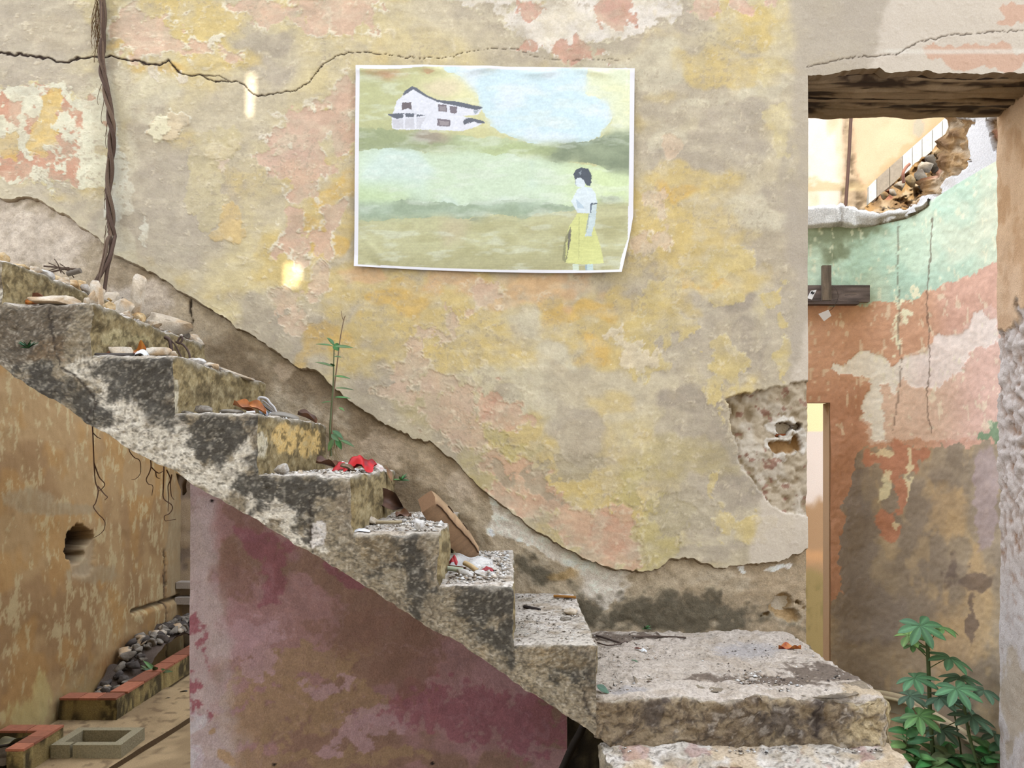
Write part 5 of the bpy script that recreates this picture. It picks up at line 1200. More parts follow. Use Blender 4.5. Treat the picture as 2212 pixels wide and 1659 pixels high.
leaf_obj('fallen_leaf', 'glossy green leaf on the front left edge of the landing', on(9, 1303, DO + .04, -.002), .046, .026, (34, 26, -10), (86, 116, 88), (70, 100, 76), .1, .2, 0, 0, group='fallen leaves on the landing', seed=13)
leaf_obj('fallen_leaf', 'tiny green leaf lying behind the front edge of the landing', on(9, 1372, 2.82, .0), .026, .012, (10, 10, -10), (104, 124, 96), (84, 108, 80), .1, .2, group='fallen leaves on the landing', seed=14)

def crumple(name, label, loc, sx, sy, h, col, seed, cat, mat=M_PLASTIC, col2=None, res=16, group=None, rot=(0, 0, 0)):
    A, B = np.meshgrid(np.linspace(-1, 1, res), np.linspace(-1, 1, res))
    r = np.hypot(A, B); ang = np.arctan2(B, A)
    n = fbm(A * 10 + seed * 9, B * 10, 8, 4, seed)
    rad = .75 + .5 * fbm(np.cos(ang) * 4 + seed, np.sin(ang) * 4, 2.2, 2, seed + 3)
    G = np.stack([A * sx / 2 * rad, B * sy / 2 * rad, h * (.35 + .75 * n) * np.clip(1.05 - .62 * r * r, 0.04, 1)], -1)
    c = np.zeros(G.shape) + np.array(col, float)
    if col2 is not None: c = mixc(c, col2, sst(.52, .62, fbm(A * 10, B * 10, 5, 3, seed + 8)))
    G = xf(G, mrot(*rot)); G[..., 2] -= G[..., 2].min()
    mb = Mesh(); mb.grid(G, lin(c) * GAIN); G2 = G.copy(); G2[..., 2] -= .0008; mb.grid(G2, lin(c) * GAIN, flip=True)
    return tag(link(name, mb.build(name), mat, loc=loc), label, cat, group)
crumple('plastic_wrapper', 'shiny crumpled red plastic wrapper on the fifth step', on(4, 777, 2.76, 0), .10, .09, .085, (206, 8, 14), 31, 'wrapper', col2=(140, 6, 14))
crumple('plastic_wrapper', 'small red plastic scrap left of the big red wrapper', on(4, 738, 2.76, 0), .05, .05, .045, (196, 12, 18), 32, 'wrapper', col2=(130, 10, 18))
crumple('plastic_film', 'grey film scrap behind the red plastic', on(4, 745, 2.84, 0), .05, .03, .05, (190, 184, 178), 33, 'plastic film', mat=M_CLEAR)
crumple('paper_scrap', 'crumpled white wrapper standing at the right of the red one', on(4, 813, 2.96, .0), .055, .03, .05, (226, 214, 204), 34, 'paper', col2=(204, 176, 166))
crumple('paper_scrap', 'white flat scrap on the front edge of the sixth step', on(5, 781, DO + .03, .0), .05, .03, .012, (236, 236, 238), 35, 'paper')
crumple('paper_scrap', 'white torn paper between the stones on the third step', on(2, 306, DO + .03, 0), .045, .03, .028, (232, 232, 232), 36, 'paper')
crumple('plastic_scrap', 'blue plastic scrap in the litter beside the riser', on(6, 953, 2.78, .004), .03, .03, .03, (84, 104, 156), 37, 'plastic')
crumple('plastic_scrap', 'dark red scrap at the left of the seventh step litter', on(6, 979, 2.76, .018), .026, .022, .034, (176, 40, 44), 38, 'plastic')
crumple('plastic_scrap', 'dark red scrap at the right of the seventh step litter', on(6, 1052, 2.70, .004), .042, .025, .022, (160, 44, 50), 39, 'plastic')
crumple('paper_scrap', 'white flake by the wall at the lowest step', on(7, 1226, 3.2, .0), .03, .02, .016, (224, 224, 230), 40, 'paper')
crumple('paper_scrap', 'white curl of paper on the landing behind the small green leaf', on(9, 1390, 2.98, .0), .024, .016, .014, (226, 226, 222), 41, 'paper')
# cigarette end
mb = Mesh(); tube(mb, np.array([[0, 0, 0], [.014, 0, .001], [.026, 0, .002]]), .004, lin((240, 238, 232)) * GAIN, 8)
tag(link('cigarette_end', mb.build('cigarette_end'), M_PAPER, loc=on(3, 533, DO + .02, .004)), 'small white cigarette end below the orange leaf', 'cigarette end')
# clear plastic packaging
A, B = np.meshgrid(np.linspace(0, 1, 30), np.linspace(0, 1, 10))
gx_ = np.interp(A, [0, .12, .3, .7, 1], [945, 958, 975, 1020, 1062]) + B * 6; top_ = np.interp(A, [0, .12, .3, .7, 1], [1212, 1184, 1190, 1206, 1214]); bot_ = np.interp(A, [0, .3, .7, 1], [1216, 1216, 1222, 1226])
zt_ = ZT[6]; dd_ = 2.86 - .10 * B
hz = (bot_ - top_) * (1 - B) * 2.8 / F
Pg = np.stack([(gx_ - CX) / F * dd_, dd_ - D + .01 * np.sin(A * 9), zt_ + .004 + hz + .004 * np.sin(A * 17 + B * 5)], -1)
clear = tag(empty('plastic_packaging', tuple(Pg.reshape(-1, 3).mean(0)[:2]) + (zt_,)), 'clear plastic packaging shell leaning below the wooden board', 'packaging')
mb = Mesh(); mb.grid(Pg, lin((220, 220, 220))); wpart('film', mb.build('film'), M_CLEAR, clear)
mb = Mesh(); tube(mb, Pg[0], .0022, lin((236, 234, 230)) * GAIN, 5); wpart('rim', mb.build('rim'), M_PLASTIC, clear)

# sticks and twigs
def stick(name, label, pts, r, col, cat='stick', group=None, mat=M_WOOD, sides=6):
    pw_ = catmull(pts, 5); lo_ = np.array([pw_[:, 0].mean(), pw_[:, 1].mean(), pw_[:, 2].min()])
    mb = Mesh(); tube(mb, pw_ - lo_, r, lin(col) * GAIN, sides)
    return tag(link(name, mb.build(name), mat, loc=lo_), label, cat, group)
stick('bamboo_stick', 'pale green split bamboo stick on the seventh step litter', [on(6, 946, 2.70, .012), on(6, 972, 2.69, .014), on(6, 1000, 2.68, .010)], .0085, (196, 202, 172))
stick('wood_shard', 'short tan wood shard beside the bamboo stick', [on(6, 1003, 2.72, .03), on(6, 1016, 2.70, .022), on(6, 1030, 2.68, .008)], .009, (206, 176, 128))
stick('wood_shard', 'thin brown sliver above the bamboo stick', [on(6, 962, 2.76, .016), on(6, 985, 2.74, .014), on(6, 1006, 2.72, .012)], .003, (128, 92, 68))
stick('bamboo_stick', 'flat pale stick lying on the sixth step rubble', [on(5, 812, 2.70, .008), on(5, 840, 2.70, .008), on(5, 868, 2.71, .008)], .006, (190, 172, 138))
stick('twig', 'charred dark twig on the lowest step', [on(7, 1132, 2.98, .01), on(7, 1146, 2.96, .008), on(7, 1166, 2.93, .006)], .007, (62, 54, 50), 'twig')
stick('twig', 'orange-brown stick lying by the wall on the lowest step', [on(7, 1196, 3.2, .01), on(7, 1218, 3.19, .01), on(7, 1244, 3.18, .008)], .006, (160, 110, 52), 'twig')
stick('twig', 'long thin dark twig at the back of the landing', [on(9, 1366, 3.2, .004), on(9, 1410, 3.21, .004), on(9, 1450, 3.2, .005), on(9, 1482, 3.19, .004)], .0035, (92, 76, 66), 'twig')
stick('twig', 'dark twig in the corner of the landing and the lowest step', [on(9, 1288, 3.22, .006), on(9, 1310, 3.16, .008), on(9, 1340, 3.1, .004)], .004, (84, 70, 62), 'twig')
stick('twig', 'thin branching twig in front of the corner twig on the landing', [on(9, 1290, 3.1, .005), on(9, 1318, 3.05, .006), on(9, 1352, 3.12, .004)], .0028, (96, 80, 70), 'twig')
for j, (q0, q1) in enumerate((((95, 575), (165, 590)), ((110, 588), (172, 582)), ((105, 568), (140, 592)), ((130, 570), (160, 600)), ((92, 590), (150, 578)), ((118, 560), (132, 590)))):
    d_ = 3.22 - .03 * j
    stick('dead_root', 'wiry dark root of the tangle lying against the wall above the top step', [P(q0[0], q0[1], d_), P((q0[0] + q1[0]) / 2, (q0[1] + q1[1]) / 2 - 4, d_ - .02), P(q1[0], q1[1], d_)], .004 if j < 2 else .0022, (96, 78, 64), 'root', 'wiry root tangle above the top step', M_ROOT, 5)
stick('weathered_stick', 'grey splintered stick end in the root tangle', [P(146, 592, 3.12), P(160, 588, 3.12), P(174, 584, 3.12)], .012, (128, 116, 102))
wr_ = tag(empty('wire_loop', on(2, 400, 2.9)), 'rusty reinforcing wire loops sticking out of the second step nosing', 'wire')
for ln, r_ in (([(356, 728), (366, 735), (370, 755), (373, 782)], .007), ([(362, 728), (378, 745), (390, 768), (400, 786)], .0028), ([(380, 738), (396, 745), (407, 760), (410, 775), (404, 788), (400, 786)], .004), ([(380, 738), (388, 742), (394, 733), (392, 727), (386, 733), (384, 739)], .004)):
    mb = Mesh(); tube(mb, catmull([P(a, b, 2.86) for a, b in ln], 6), r_, lin((88, 68, 58)) * GAIN, 6); wpart('wire', mb.build('wire'), M_METAL, wr_)
# ------------------------------------------------------------------ wooden board
bl = empty('wooden_board', on(6, 1012, 2.9)); tag(bl, 'weathered brown wooden board leaning on the sixth step beside the wall', 'board')
ax0 = np.array(P(1016, 1190, 2.93)); ax1 = np.array(P(922, 1082, 2.80)); axv = ax1 - ax0; Lb = np.linalg.norm(axv); ux = axv / Lb
uz = np.cross(ux, np.array([0, 1., 0])); uz /= np.linalg.norm(uz); 
if uz[2] < 0: uz = -uz
uy = np.cross(uz, ux); uy = -uy if uy[1] < 0 else uy
ar_ = math.radians(5); uz, uy = uz * math.cos(ar_) - uy * math.sin(ar_), uy * math.cos(ar_) + uz * math.sin(ar_)
n_ = 40; t_ = np.linspace(0, 1, n_)
prof = [(-1, -.5), (-1, .5), (-.2, .62), (.9, .45), (1, .1), (1, -.5)]
rows = []
for t__ in t_:
    th = .072 * (1 - .15 * abs(2 * t__ - 1) ** 3); dp = .09 * (.35 + .65 * math.sin(math.pi * min(1, max(0, .12 + .80 * t__))) ** .7)
    ring = [ax0 + ux * Lb * t__ + uy * (a * dp if a > 0 else a * .055) + uz * (b * th) for a, b in prof]
    rows.append(ring + [ring[0]])
rows = np.array(rows); rows += (fbm3(rows, .05, 3, 811)[..., None] - .5) * .006
g1 = fbm(t_[:, None] * 30 + 0 * rows[..., 0], rows[..., 1] * 900 + rows[..., 0] * 500, 8, 3, 812)
cb = np.zeros(rows.shape) + np.array((150., 118., 88.)); cb[:, 2:5] = (178., 146., 110.); cb = cb * (1 + (g1 - .5)[..., None] * .2)
mb = Mesh(); mb.grid(rows, lin(cb) * GAIN)
for idx in (0, -1):
    r6 = rows[idx][:6]; mb.raw(np.vstack([r6, r6.mean(0)[None]]), [[i, (i + 1) % 6, 6] for i in range(6)], lin((140, 106, 76)) * GAIN)
plk = wpart('plank', mb.build('plank'), M_WOOD, bl)
mb = Mesh(); tube(mb, rows[1:-1, 1] + uz * .001, .0022, lin((84, 60, 42)) * GAIN, 5); link('split', mb.build('split'), M_WOOD, plk)
for (t0, a0) in ((.62, .5), (.26, .62)):
    k0 = int(t0 * n_); q = rows[k0, 2] * (1 - a0) + rows[k0, 3] * a0
    mb = Mesh(); tube(mb, np.array([q - ux * .014, q + uy * .004 + uz * .002, q + ux * .016 + uy * .012]), .0028, lin((70, 50, 34)) * GAIN, 5); link('knot_crack', mb.build('knot_crack'), M_WOOD, plk)
# ------------------------------------------------------------------ old sandal on the fourth step
sn = empty('sandal', on(3, 600, 2.95)); tag(sn, 'worn grey sandal with striped side and white rim, lying on the fourth step', 'sandal')
ds = 2.95
def sp_(a, b, dd=0): return np.array(P(a, b, ds + dd))
A, B = np.meshgrid(np.linspace(0, 1, 24), np.linspace(0, 2 * math.pi, 17))
cx_ = np.interp(A, [0, .5, 1], [586, 616, 646]); cy_ = np.interp(A, [0, .5, 1], [898, 899, 905]); rw = np.interp(A, [0, .3, .8, .95, 1], [10, 13, 10, 7, .5])
Pg = np.stack([(cx_ - CX) / F * ds, ds - D + np.cos(B) * rw * 2.2 * .00178, EYE - (cy_ - HY) / F * ds + np.sin(B) * rw * .00178 * .75], -1)
mb = Mesh(); mb.grid(Pg, lin((150, 142, 130)) * GAIN); wpart('toe_cap', mb.build('toe_cap'), M_PLASTIC, sn)
mb = Mesh(); tube(mb, catmull([sp_(584, 907, -.03), sp_(606, 907, -.035), sp_(630, 909, -.03), sp_(645, 910, -.01)], 5), .006, lin((92, 88, 72)) * GAIN, 7); wpart('outsole', mb.build('outsole'), M_PLASTIC, sn)
mb = Mesh(); tube(mb, catmull([sp_(558, 882), sp_(558, 866), sp_(562, 859), sp_(576, 862), sp_(583, 871), sp_(592, 880), sp_(597, 890), sp_(606, 899)], 6), [.005, .006, .005, .004], lin((206, 200, 196)) * GAIN, 7); wpart('heel_rim', mb.build('heel_rim'), M_PLASTIC, sn)
mb = Mesh()
A, B = np.meshgrid(np.linspace(0, 1, 14), np.linspace(0, 1, 6))
gx_ = 564 + A * 42 + B * 4 - 6 * np.sin(A * 3) * 0; gy_ = 867 + A * 33 + (1 - B) * -0 + B * 8; dd_ = ds + .03 - .03 * B
Pg = np.stack([(gx_ - CX) / F * dd_, dd_ - D, EYE - (gy_ - HY) / F * dd_ + .004 * np.sin(B * 3)], -1); mb.grid(Pg, lin((156, 150, 146)) * GAIN); P2 = Pg - np.array([0, -.004, .005]); mb.grid(P2, lin((130, 124, 120)) * GAIN, flip=True); wpart('footbed', mb.build('footbed'), M_PLASTIC, sn)
mb = Mesh(); tube(mb, catmull([sp_(563, 870, .01), sp_(568, 866, .01), sp_(580, 875, .01), sp_(596, 889, .0), sp_(612, 899, -.01), sp_(622, 898, -.02)], 5), .0028, lin((226, 222, 226)) * GAIN, 6); wpart('white_piping', mb.build('white_piping'), M_PLASTIC, sn)
stc = [(120, 126, 136), (58, 66, 64), (196, 198, 214), (58, 66, 64), (196, 198, 214), (110, 114, 124)]
for j in range(6):
    a0, a1 = j / 6, (j + 1) / 6
    A, B = np.meshgrid(np.linspace(a0, a1, 4), np.linspace(0, 1, 5))
    gx_ = 556 + A * 40 + B * 2 + 8 * B * (1 - A); gy_ = 880 + A * 14 + B * (22 - 8 * A); dd_ = ds - .02 - .012 * np.sin(B * 2.6)
    Pg = np.stack([(gx_ - CX) / F * dd_, dd_ - D, EYE - (gy_ - HY) / F * dd_], -1); mb = Mesh(); mb.grid(Pg, lin(stc[j]) * GAIN, flip=True); P2 = Pg.copy(); P2[..., 1] += .003; mb.grid(P2, lin(stc[j]) * GAIN); wpart('side_stripe', mb.build('side_stripe'), M_PLASTIC, sn)

# ------------------------------------------------------------------ gravel and chips over the treads (uncountable)
rnd_ = np.random.RandomState(5)
octV = np.array([[1, 0, 0], [0, 1, 0], [-1, 0, 0], [0, -1, 0], [0, 0, 1], [0, 0, -.4]], float); octT = np.array([[0, 1, 4], [1, 2, 4], [2, 3, 4], [3, 0, 4], [1, 0, 5], [2, 1, 5], [3, 2, 5], [0, 3, 5]])
def gravel(name, label, boxes):
    Vs = []; Ts = []; Cs = []; n0 = 0
    for (x0, x1, y0, y1, z, cnt, smin, smax, pal) in boxes:
        pal = np.array(pal, float)
        for k in range(cnt):
            s_ = smin + (smax - smin) * rnd_.rand() ** 3
            sc = s_ * (0.6 + .8 * rnd_.rand(3)); sc[2] *= .6
            a = rnd_.rand() * 6.28; R_ = np.array([[math.cos(a), -math.sin(a), 0], [math.sin(a), math.cos(a), 0], [0, 0, 1]])
            v = ((octV + rnd_.normal(size=(6, 3)) * .18) * sc) @ R_.T + np.array([x0 + (x1 - x0) * rnd_.rand(), y0 + (y1 - y0) * rnd_.rand(), z + sc[2] * .25])
            Vs.append(v); Ts.append(octT + n0); n0 += 6
            cc = pal[rnd_.randint(len(pal))] * (.85 + .25 * rnd_.rand()); Cs.append(np.repeat(cc[None], 6, 0))
    me = mesh_np(name, np.concatenate(Vs), np.concatenate(Ts), lin(np.concatenate(Cs)) * GAIN, False)
    o = link(name, me, M_STONE); o['kind'] = 'stuff'; o['label'] = label; o['category'] = 'gravel'; return o
PALE = [(244, 236, 224), (232, 220, 204), (250, 246, 238), (236, 226, 212), (226, 212, 192), (176, 158, 136)]
DARKP = [(96, 84, 74), (130, 112, 96), (170, 150, 128), (206, 192, 176), (70, 60, 54)]
gb = []
for i in range(2, 8):
    x0 = XN[i - 1] + .01; x1 = XN[i] - .02
    gb.append((x0, x1, YO + .03, -.02, ZT[i], 500 if i < 4 else 800, .0015, .009 if i < 7 else .006, PALE + ([(120, 104, 88)] * 2)))
gb.append((XN[0] - .2, XN[0] - .015, YO + .05, -.05, ZT[0], 350, .004, .017, PALE + [(214, 172, 108)] * 3)); gb.append((XN[1] - .26, XN[1] - .015, YO + .05, -.05, ZT[1], 420, .004, .018, PALE + [(214, 172, 108)] * 2 + [(150, 100, 70)]))
gb.append((XN[2] - .07, XN[2] - .01, YO + .3, -.05, ZT[2], 260, .004, .016, PALE)); gb.append((XN[3] - .2, XN[3] - .015, YO + .05, -.1, ZT[3], 160, .003, .010, PALE))
gb.append((XN[5] - .17, XN[5] - .02, YO + .2, -.03, ZT[5], 650, .004, .016, PALE)); gb.append((XN[6] - .19, XN[6] - .02, YO + .12, -.05, ZT[6], 800, .004, .016, PALE)); gb.append((XN[4] - .25, XN[4] - .03, YO + .12, -.1, ZT[4], 250, .004, .014, PALE))
gravel('gravel_on_treads', 'white crumbled plaster and gravel strewn over the treads', gb)
gravel('gravel_on_landing', 'fine grit and pebbles scattered on the landing', [(XN[7] + .01, XLR - .06, YO + .05, -.01, ZL, 1500, .001, .0045, PALE + DARKP), (XN[7] + .02, XN[7] + .3, YO + .05, -.02, ZL, 500, .0015, .007, PALE + DARKP), (X(1600, 2.55), XLR - .05, YO + .06, YO + .3, ZL - .002, 420, .002, .009, PALE + DARKP), (X(1330, 2.4), X(1900, 2.4), YO - .06, YO - .01, ZLOW, 500, .001, .006, PALE + DARKP)])

# ------------------------------------------------------------------ weed on the stairs
GR = (74, 104, 58)
def stem(mb_name, root, pts, r, col): 
    mb = Mesh(); tube(mb, catmull(pts, 6), r, lin(col) * GAIN, 6); return wpart(mb_name, mb.build(mb_name), M_LEAF, root)
def leaf_at(root, base, tip, W, col, fold=.25, droop=.12, roll=0, name='leaf', thick=.0008):
    base = np.array(base, float); tip = np.array(tip, float); v = tip - base; L = np.linalg.norm(v)
    ex_ = v / L; up = np.array([0, -.55, .83]); ey_ = np.cross(up, ex_); ey_ /= np.linalg.norm(ey_) + 1e-9; ez_ = np.cross(ex_, ey_)
    if roll:
        a = math.radians(roll); ey_, ez_ = ey_ * math.cos(a) + ez_ * math.sin(a), ez_ * math.cos(a) - ey_ * math.sin(a)
    G = leaf_grid(L, W, droop, fold, 11, 5); Gw = base + G[..., :1] * ex_ + G[..., 1:2] * ey_ + G[..., 2:] * ez_
    n = fbm3(Gw, .03, 2, 821); c = np.zeros(G.shape) + np.array(col, float); c = c * (1 + (n - .5)[..., None] * .3)
    mid = np.exp(-(np.abs(np.linspace(-1, 1, 5)) / .2) ** 2)[None]; c = c * (1 + .15 * mid)[..., None]
    mb = Mesh(); mb.grid(Gw, lin(c) * GAIN); mb.grid(Gw - ez_ * thick, lin(c * .95) * GAIN, flip=True)
    return wpart(name, mb.build(name), M_LEAF, root)
dw = 2.98
weed = tag(empty('weed', on(4, 716, dw)), 'tall thin green weed growing from the fifth step against the wall', 'plant')
W_ = lambda a, b, dd=0: P(a, b, dw + dd)
stem('stem', weed, [W_(715, 985), W_(713, 930), W_(716, 880), W_(720, 830), W_(721, 780), W_(722, 745)], [.0045, .0038, .003, .002], (98, 104, 62))
stem('stem', weed, [W_(717, 975, .03), W_(717, 920, .03), W_(721, 850, .03), W_(729, 780, .03), W_(736, 725, .03), W_(743, 690, .03), W_(746, 682, .03)], [.0035, .003, .002, .0015], (128, 100, 70))
stem('twig_tip', weed, [W_(742, 692, .03), W_(739, 684, .03), W_(737, 671, .03)], [.0016, .001], (128, 100, 70))
LV = [((722, 746), (708, 728), .022, 0), ((722, 748), (682, 739), .013, 0), ((724, 748), (762, 748), .016, 20), ((724, 742), (730, 757), .03, 40), ((722, 770), (737, 770), .012, 0), ((720, 792), (681, 778), .016, 0), ((719, 792), (716, 784), .02, 0), ((722, 812), (756, 814), .014, 0), ((724, 838), (764, 838), .012, 0), ((722, 858), (757, 857), .014, 0), ((716, 868), (694, 868), .012, 10), ((732, 880), (744, 886), .012, 0), ((718, 930), (742, 946), .024, 0), ((716, 938), (732, 952), .022, 20), ((720, 948), (708, 974), .020, -20), ((726, 948), (738, 970), .022, 10), ((734, 950), (766, 962), .018, 0)]
for k, (a, b, w_, ro) in enumerate(LV):
    dv_ = -.02 * (k % 3); leaf_at(weed, W_(a[0], a[1], dv_), W_(b[0], b[1], dv_ - .015), w_, (70 + 10 * (k % 3), 108 + 6 * (k % 4), 62), roll=ro)
for k in range(9):
    a0 = 712 + (k % 4) * 5
    stem('dry_straw', weed, [W_(a0, 950 + (k % 3) * 4), W_(a0 - 4 + k, 972), W_(a0 - 10 + 4 * k * .9, 994)], [.0022, .001], (176, 156, 116))
def tuft(label, base, n, L, col=(78, 118, 58), seed=0, up=1.0):
    rr_ = random.Random(seed); root = tag(empty('fern_tuft', base), label, 'plant')
    for k in range(n):
        a = rr_.uniform(0, 2 * math.pi); el = rr_.uniform(.1, 1.0) * up; l = L * rr_.uniform(.6, 1.1)
        tip = (base[0] + l * math.cos(a) * math.cos(el), base[1] - abs(l * math.sin(a)) * .7, base[2] + l * math.sin(el))
        leaf_at(root, base, tip, L * .28, (col[0] * rr_.uniform(.8, 1.2), col[1] * rr_.uniform(.85, 1.15), col[2]), name='leaf')
tuft('small green fern rooted in the stair side near the left edge', P(62, 752, DO - .01), 14, .035, (58, 104, 56), 1)
tuft('small green seedling on the wall right of the fifth step', P(866, 1038, D - .02), 8, .045, (96, 138, 84), 2)
tuft('tiny green tuft where the landing meets the wall', P(1393, 1358, D - .03), 8, .028, (70, 104, 60), 3)

# =================================================================== LEFT COURT: PLANTERS, FRAME, PIPES
def tiles_row(root, pts, wd, z, th, n, axis, col=(172, 106, 78)):
    """n cap tiles between two points"""
    a = np.array(pts[0], float); b = np.array(pts[1], float)
    for k in range(n):
        p0 = a + (b - a) * (k + .02) / n; p1 = a + (b - a) * (k + .98) / n
        mb = Mesh(); cc = np.array(col, float) * (1 + .12 * math.sin(k * 2.3 + a[0] * 7))
        if axis == 'x': boxm(mb, (p0[0], p0[1] - wd / 2, z), (p1[0], p0[1] + wd / 2, z + th), lin(cc) * GAIN)
        else: boxm(mb, (p0[0] - wd / 2, p0[1], z + .0004), (p0[0] + wd / 2, p1[1], z + th + .0004), lin(cc) * GAIN)
        wpart('cap_tile', mb.build('cap_tile', False), M_TILE, root)
def planter_wall(x0, x1, y0, y1, z0, z1, root, name='planter_wall'):
    mb = Mesh(); h = .012
    def face(U_, V__, f, fl):
        G = f(U_, V__); n = fbm3(G, .12, 4, 841, (1, 1, .5)); n2 = fbm3(G, .03, 3, 842, (1, 1, .4))
        c = np.zeros(G.shape) + np.array((170., 148., 96.)); c = mixc(c, (92, 80, 54), sst(.42, .62, n)); c = mixc(c, (206, 184, 120), sst(.58, .75, n2) * .6)
        G = G + (n2[..., None] - .5) * .008; mb.grid(G, lin(c) * GAIN, flip=fl)
    nx_ = max(3, int((x1 - x0) / h)); ny_ = max(3, int((y1 - y0) / h)); nz_ = max(3, int((z1 - z0) / h))
    xx = np.linspace(x0, x1, nx_); yy_ = np.linspace(y0, y1, ny_); zz_ = np.linspace(z0, z1, nz_)
    A, B = np.meshgrid(xx, zz_); face(A, B, lambda a, b: np.stack([a, np.full(a.shape, y0), b], -1), False); face(A, B, lambda a, b: np.stack([a, np.full(a.shape, y1), b], -1), True)
    A, B = np.meshgrid(yy_, zz_); face(A, B, lambda a, b: np.stack([np.full(a.shape, x1), a, b], -1), False); face(A, B, lambda a, b: np.stack([np.full(a.shape, x0), a, b], -1), True)
    A, B = np.meshgrid(xx, yy_); face(A, B, lambda a, b: np.stack([a, b, np.full(a.shape, z1)], -1), False)
    wpart(name, mb.build(name), M_CONC, root)
# long planter by the ochre wall
xr = X(252, 4.57); yf = 4.57 - D; ye = 6.22 - D; zt_ = .15
pl = tag(empty('planter', ((-2.68 + xr) / 2, (yf + ye) / 2, .03)), 'long low masonry planter heaped with rubble, terracotta tiles along its rim', 'planter')
planter_wall(-2.69, xr, yf, yf + .10, .02, zt_, pl); planter_wall(xr - .10, xr, yf + .1, ye, .02, zt_, pl)
tiles_row(pl, [(-2.69, yf + .05), (xr, yf + .05)], .11, zt_, .012, 3, 'x'); tiles_row(pl, [(xr - .05, yf + .12), (xr - .05, ye)], .11, zt_, .012, 7, 'y')
mb = Mesh(); A, B = np.meshgrid(np.linspace(-2.69, xr - .1, 20), np.linspace(yf + .1, ye, 60)); n = fbm(A * 200, B * 200, 30, 4, 851)
hgt = .06 + .22 * sst(yf + .25, yf + .9, B) + (n - .5) * .1; cc = np.zeros(A.shape + (3,)) + np.array((120., 104., 92.)); cc = mixc(cc, (84, 72, 62), n)
mb.grid(np.stack([A, B, hgt], -1), lin(cc) * GAIN); wpart('soil', mb.build('soil'), M_RENDER, pl)
rs_ = np.random.RandomState(9); kinds = [rock_mesh((.075, .06, .045), 900 + j, ['grey', 'grey', 'dark', 'cream', 'grey', 'dark'][j], 8, 2) for j in range(6)]
for k in range(130):
    y_ = yf + .2 + (ye - yf - .25) * rs_.rand() ** .8; x_ = -2.66 + (xr - .14 + 2.66) * rs_.rand()
    h_ = .06 + .22 * float(sst(yf + .25, yf + .9, np.array(y_)))
    o = link('rubble_stone', kinds[rs_.randint(6)], M_STONE, loc=(x_, y_, h_ - .005), rot=(rs_.rand() * .6, rs_.rand() * .6, rs_.rand() * 6)); s_ = .6 + .9 * rs_.rand(); o.scale = (s_, s_, s_)
    tag(o, 'grey rubble stone heaped in the long planter by the ochre wall', 'stone', 'rubble in the long planter')
tuft('small green fern growing out of the planter rubble', P(338, 1452, 5.2), 14, .11, (86, 116, 62), 7)
# near planter
xr2 = -2.40; yb2 = 4.11 - D; yf2 = .47
pn = tag(empty('planter', ((-2.69 + xr2) / 2, (yf2 + yb2) / 2, .03)), 'square planter with terracotta rim at the lower left corner, holding dry leaves', 'planter')
planter_wall(xr2 - .08, xr2, yf2, yb2, .02, .15, pn); planter_wall(-2.69, xr2 - .08, yb2 - .08, yb2, .02, .15, pn)
tiles_row(pn, [(-2.69, yb2 - .04), (xr2 + .005, yb2 - .04)], .09, .15, .012, 2, 'x'); tiles_row(pn, [(xr2 - .04, yf2), (xr2 - .04, yb2 - .085)], .09, .15, .012, 3, 'y')
mb = Mesh(); A, B = np.meshgrid(np.linspace(-2.69, xr2 - .08, 14), np.linspace(yf2, yb2 - .08, 14)); n = fbm(A * 200, B * 200, 14, 3, 852); mb.grid(np.stack([A, B, .06 + n * .03], -1), lin((104, 88, 68)) * GAIN); wpart('soil', mb.build('soil'), M_RENDER, pn)
leaf_obj('dry_leaf', 'grey-green dry leaf inside the near planter', (-2.56, .62, .115), .16, .06, (10, -14, 30), (150, 138, 96), (104, 96, 70), .1, .3, .2, .2, seed=61)
stick('twig', 'dark twig lying across the near planter', [(-2.66, .55, .12), (-2.58, .60, .13), (-2.5, .66, .125)], .007, (58, 48, 42), 'twig')
# concrete frame
fr = tag(empty('concrete_curb', (-2.215, 4.115 - D, .03)), 'square hollow concrete curb on the floor between the planters', 'curb')
fx0, fx1, fy0, fy1, fz = -2.395, -2.03, 3.99 - D, 4.25 - D, .10
for (a0, a1, b0, b1) in ((fx0, fx0 + .1, fy0, fy0 + .045), (fx0 + .115, fx1, fy0, fy0 + .045), (fx0, fx1, fy1 - .045, fy1), (fx0, fx0 + .05, fy0 + .045, fy1 - .045), (fx1 - .05, fx1, fy0 + .045, fy1 - .045)):
    mb = Mesh(); boxm(mb, (a0, b0, .025), (a1, b1, fz), lin((176, 164, 132)) * GAIN); o = wpart('curb_side', mb.build('curb_side', False), M_CONC, fr)
    bv = o.modifiers.new('bevel', 'BEVEL'); bv.width = .006; bv.segments = 2
# pipes
pp = tag(empty('drain_pipe', P(385, 1512, 5.05)), 'dark open-ended drain pipe lying beside the long planter', 'pipe')
def ring_pipe(a, b, r, name):
    mb = Mesh(); a = np.array(a); b = np.array(b); tube(mb, np.array([a, a * .5 + b * .5, b]), r, lin((84, 78, 66)) * GAIN, 14, False); tube(mb, np.array([a, a * .5 + b * .5, b]), r * .8, lin((40, 36, 32)) * GAIN, 14, False)
    wpart(name, mb.build(name), M_METAL, pp)
pa = P(366, 1516, 5.02); pb_ = P(402, 1506, 5.2)
ring_pipe(pa, pb_, .022, 'pipe'); ring_pipe(P(362, 1518, 4.98), P(368, 1515, 5.05), .032, 'collar'); ring_pipe(P(395, 1507, 5.1), P(416, 1502, 5.25), .045, 'collar')

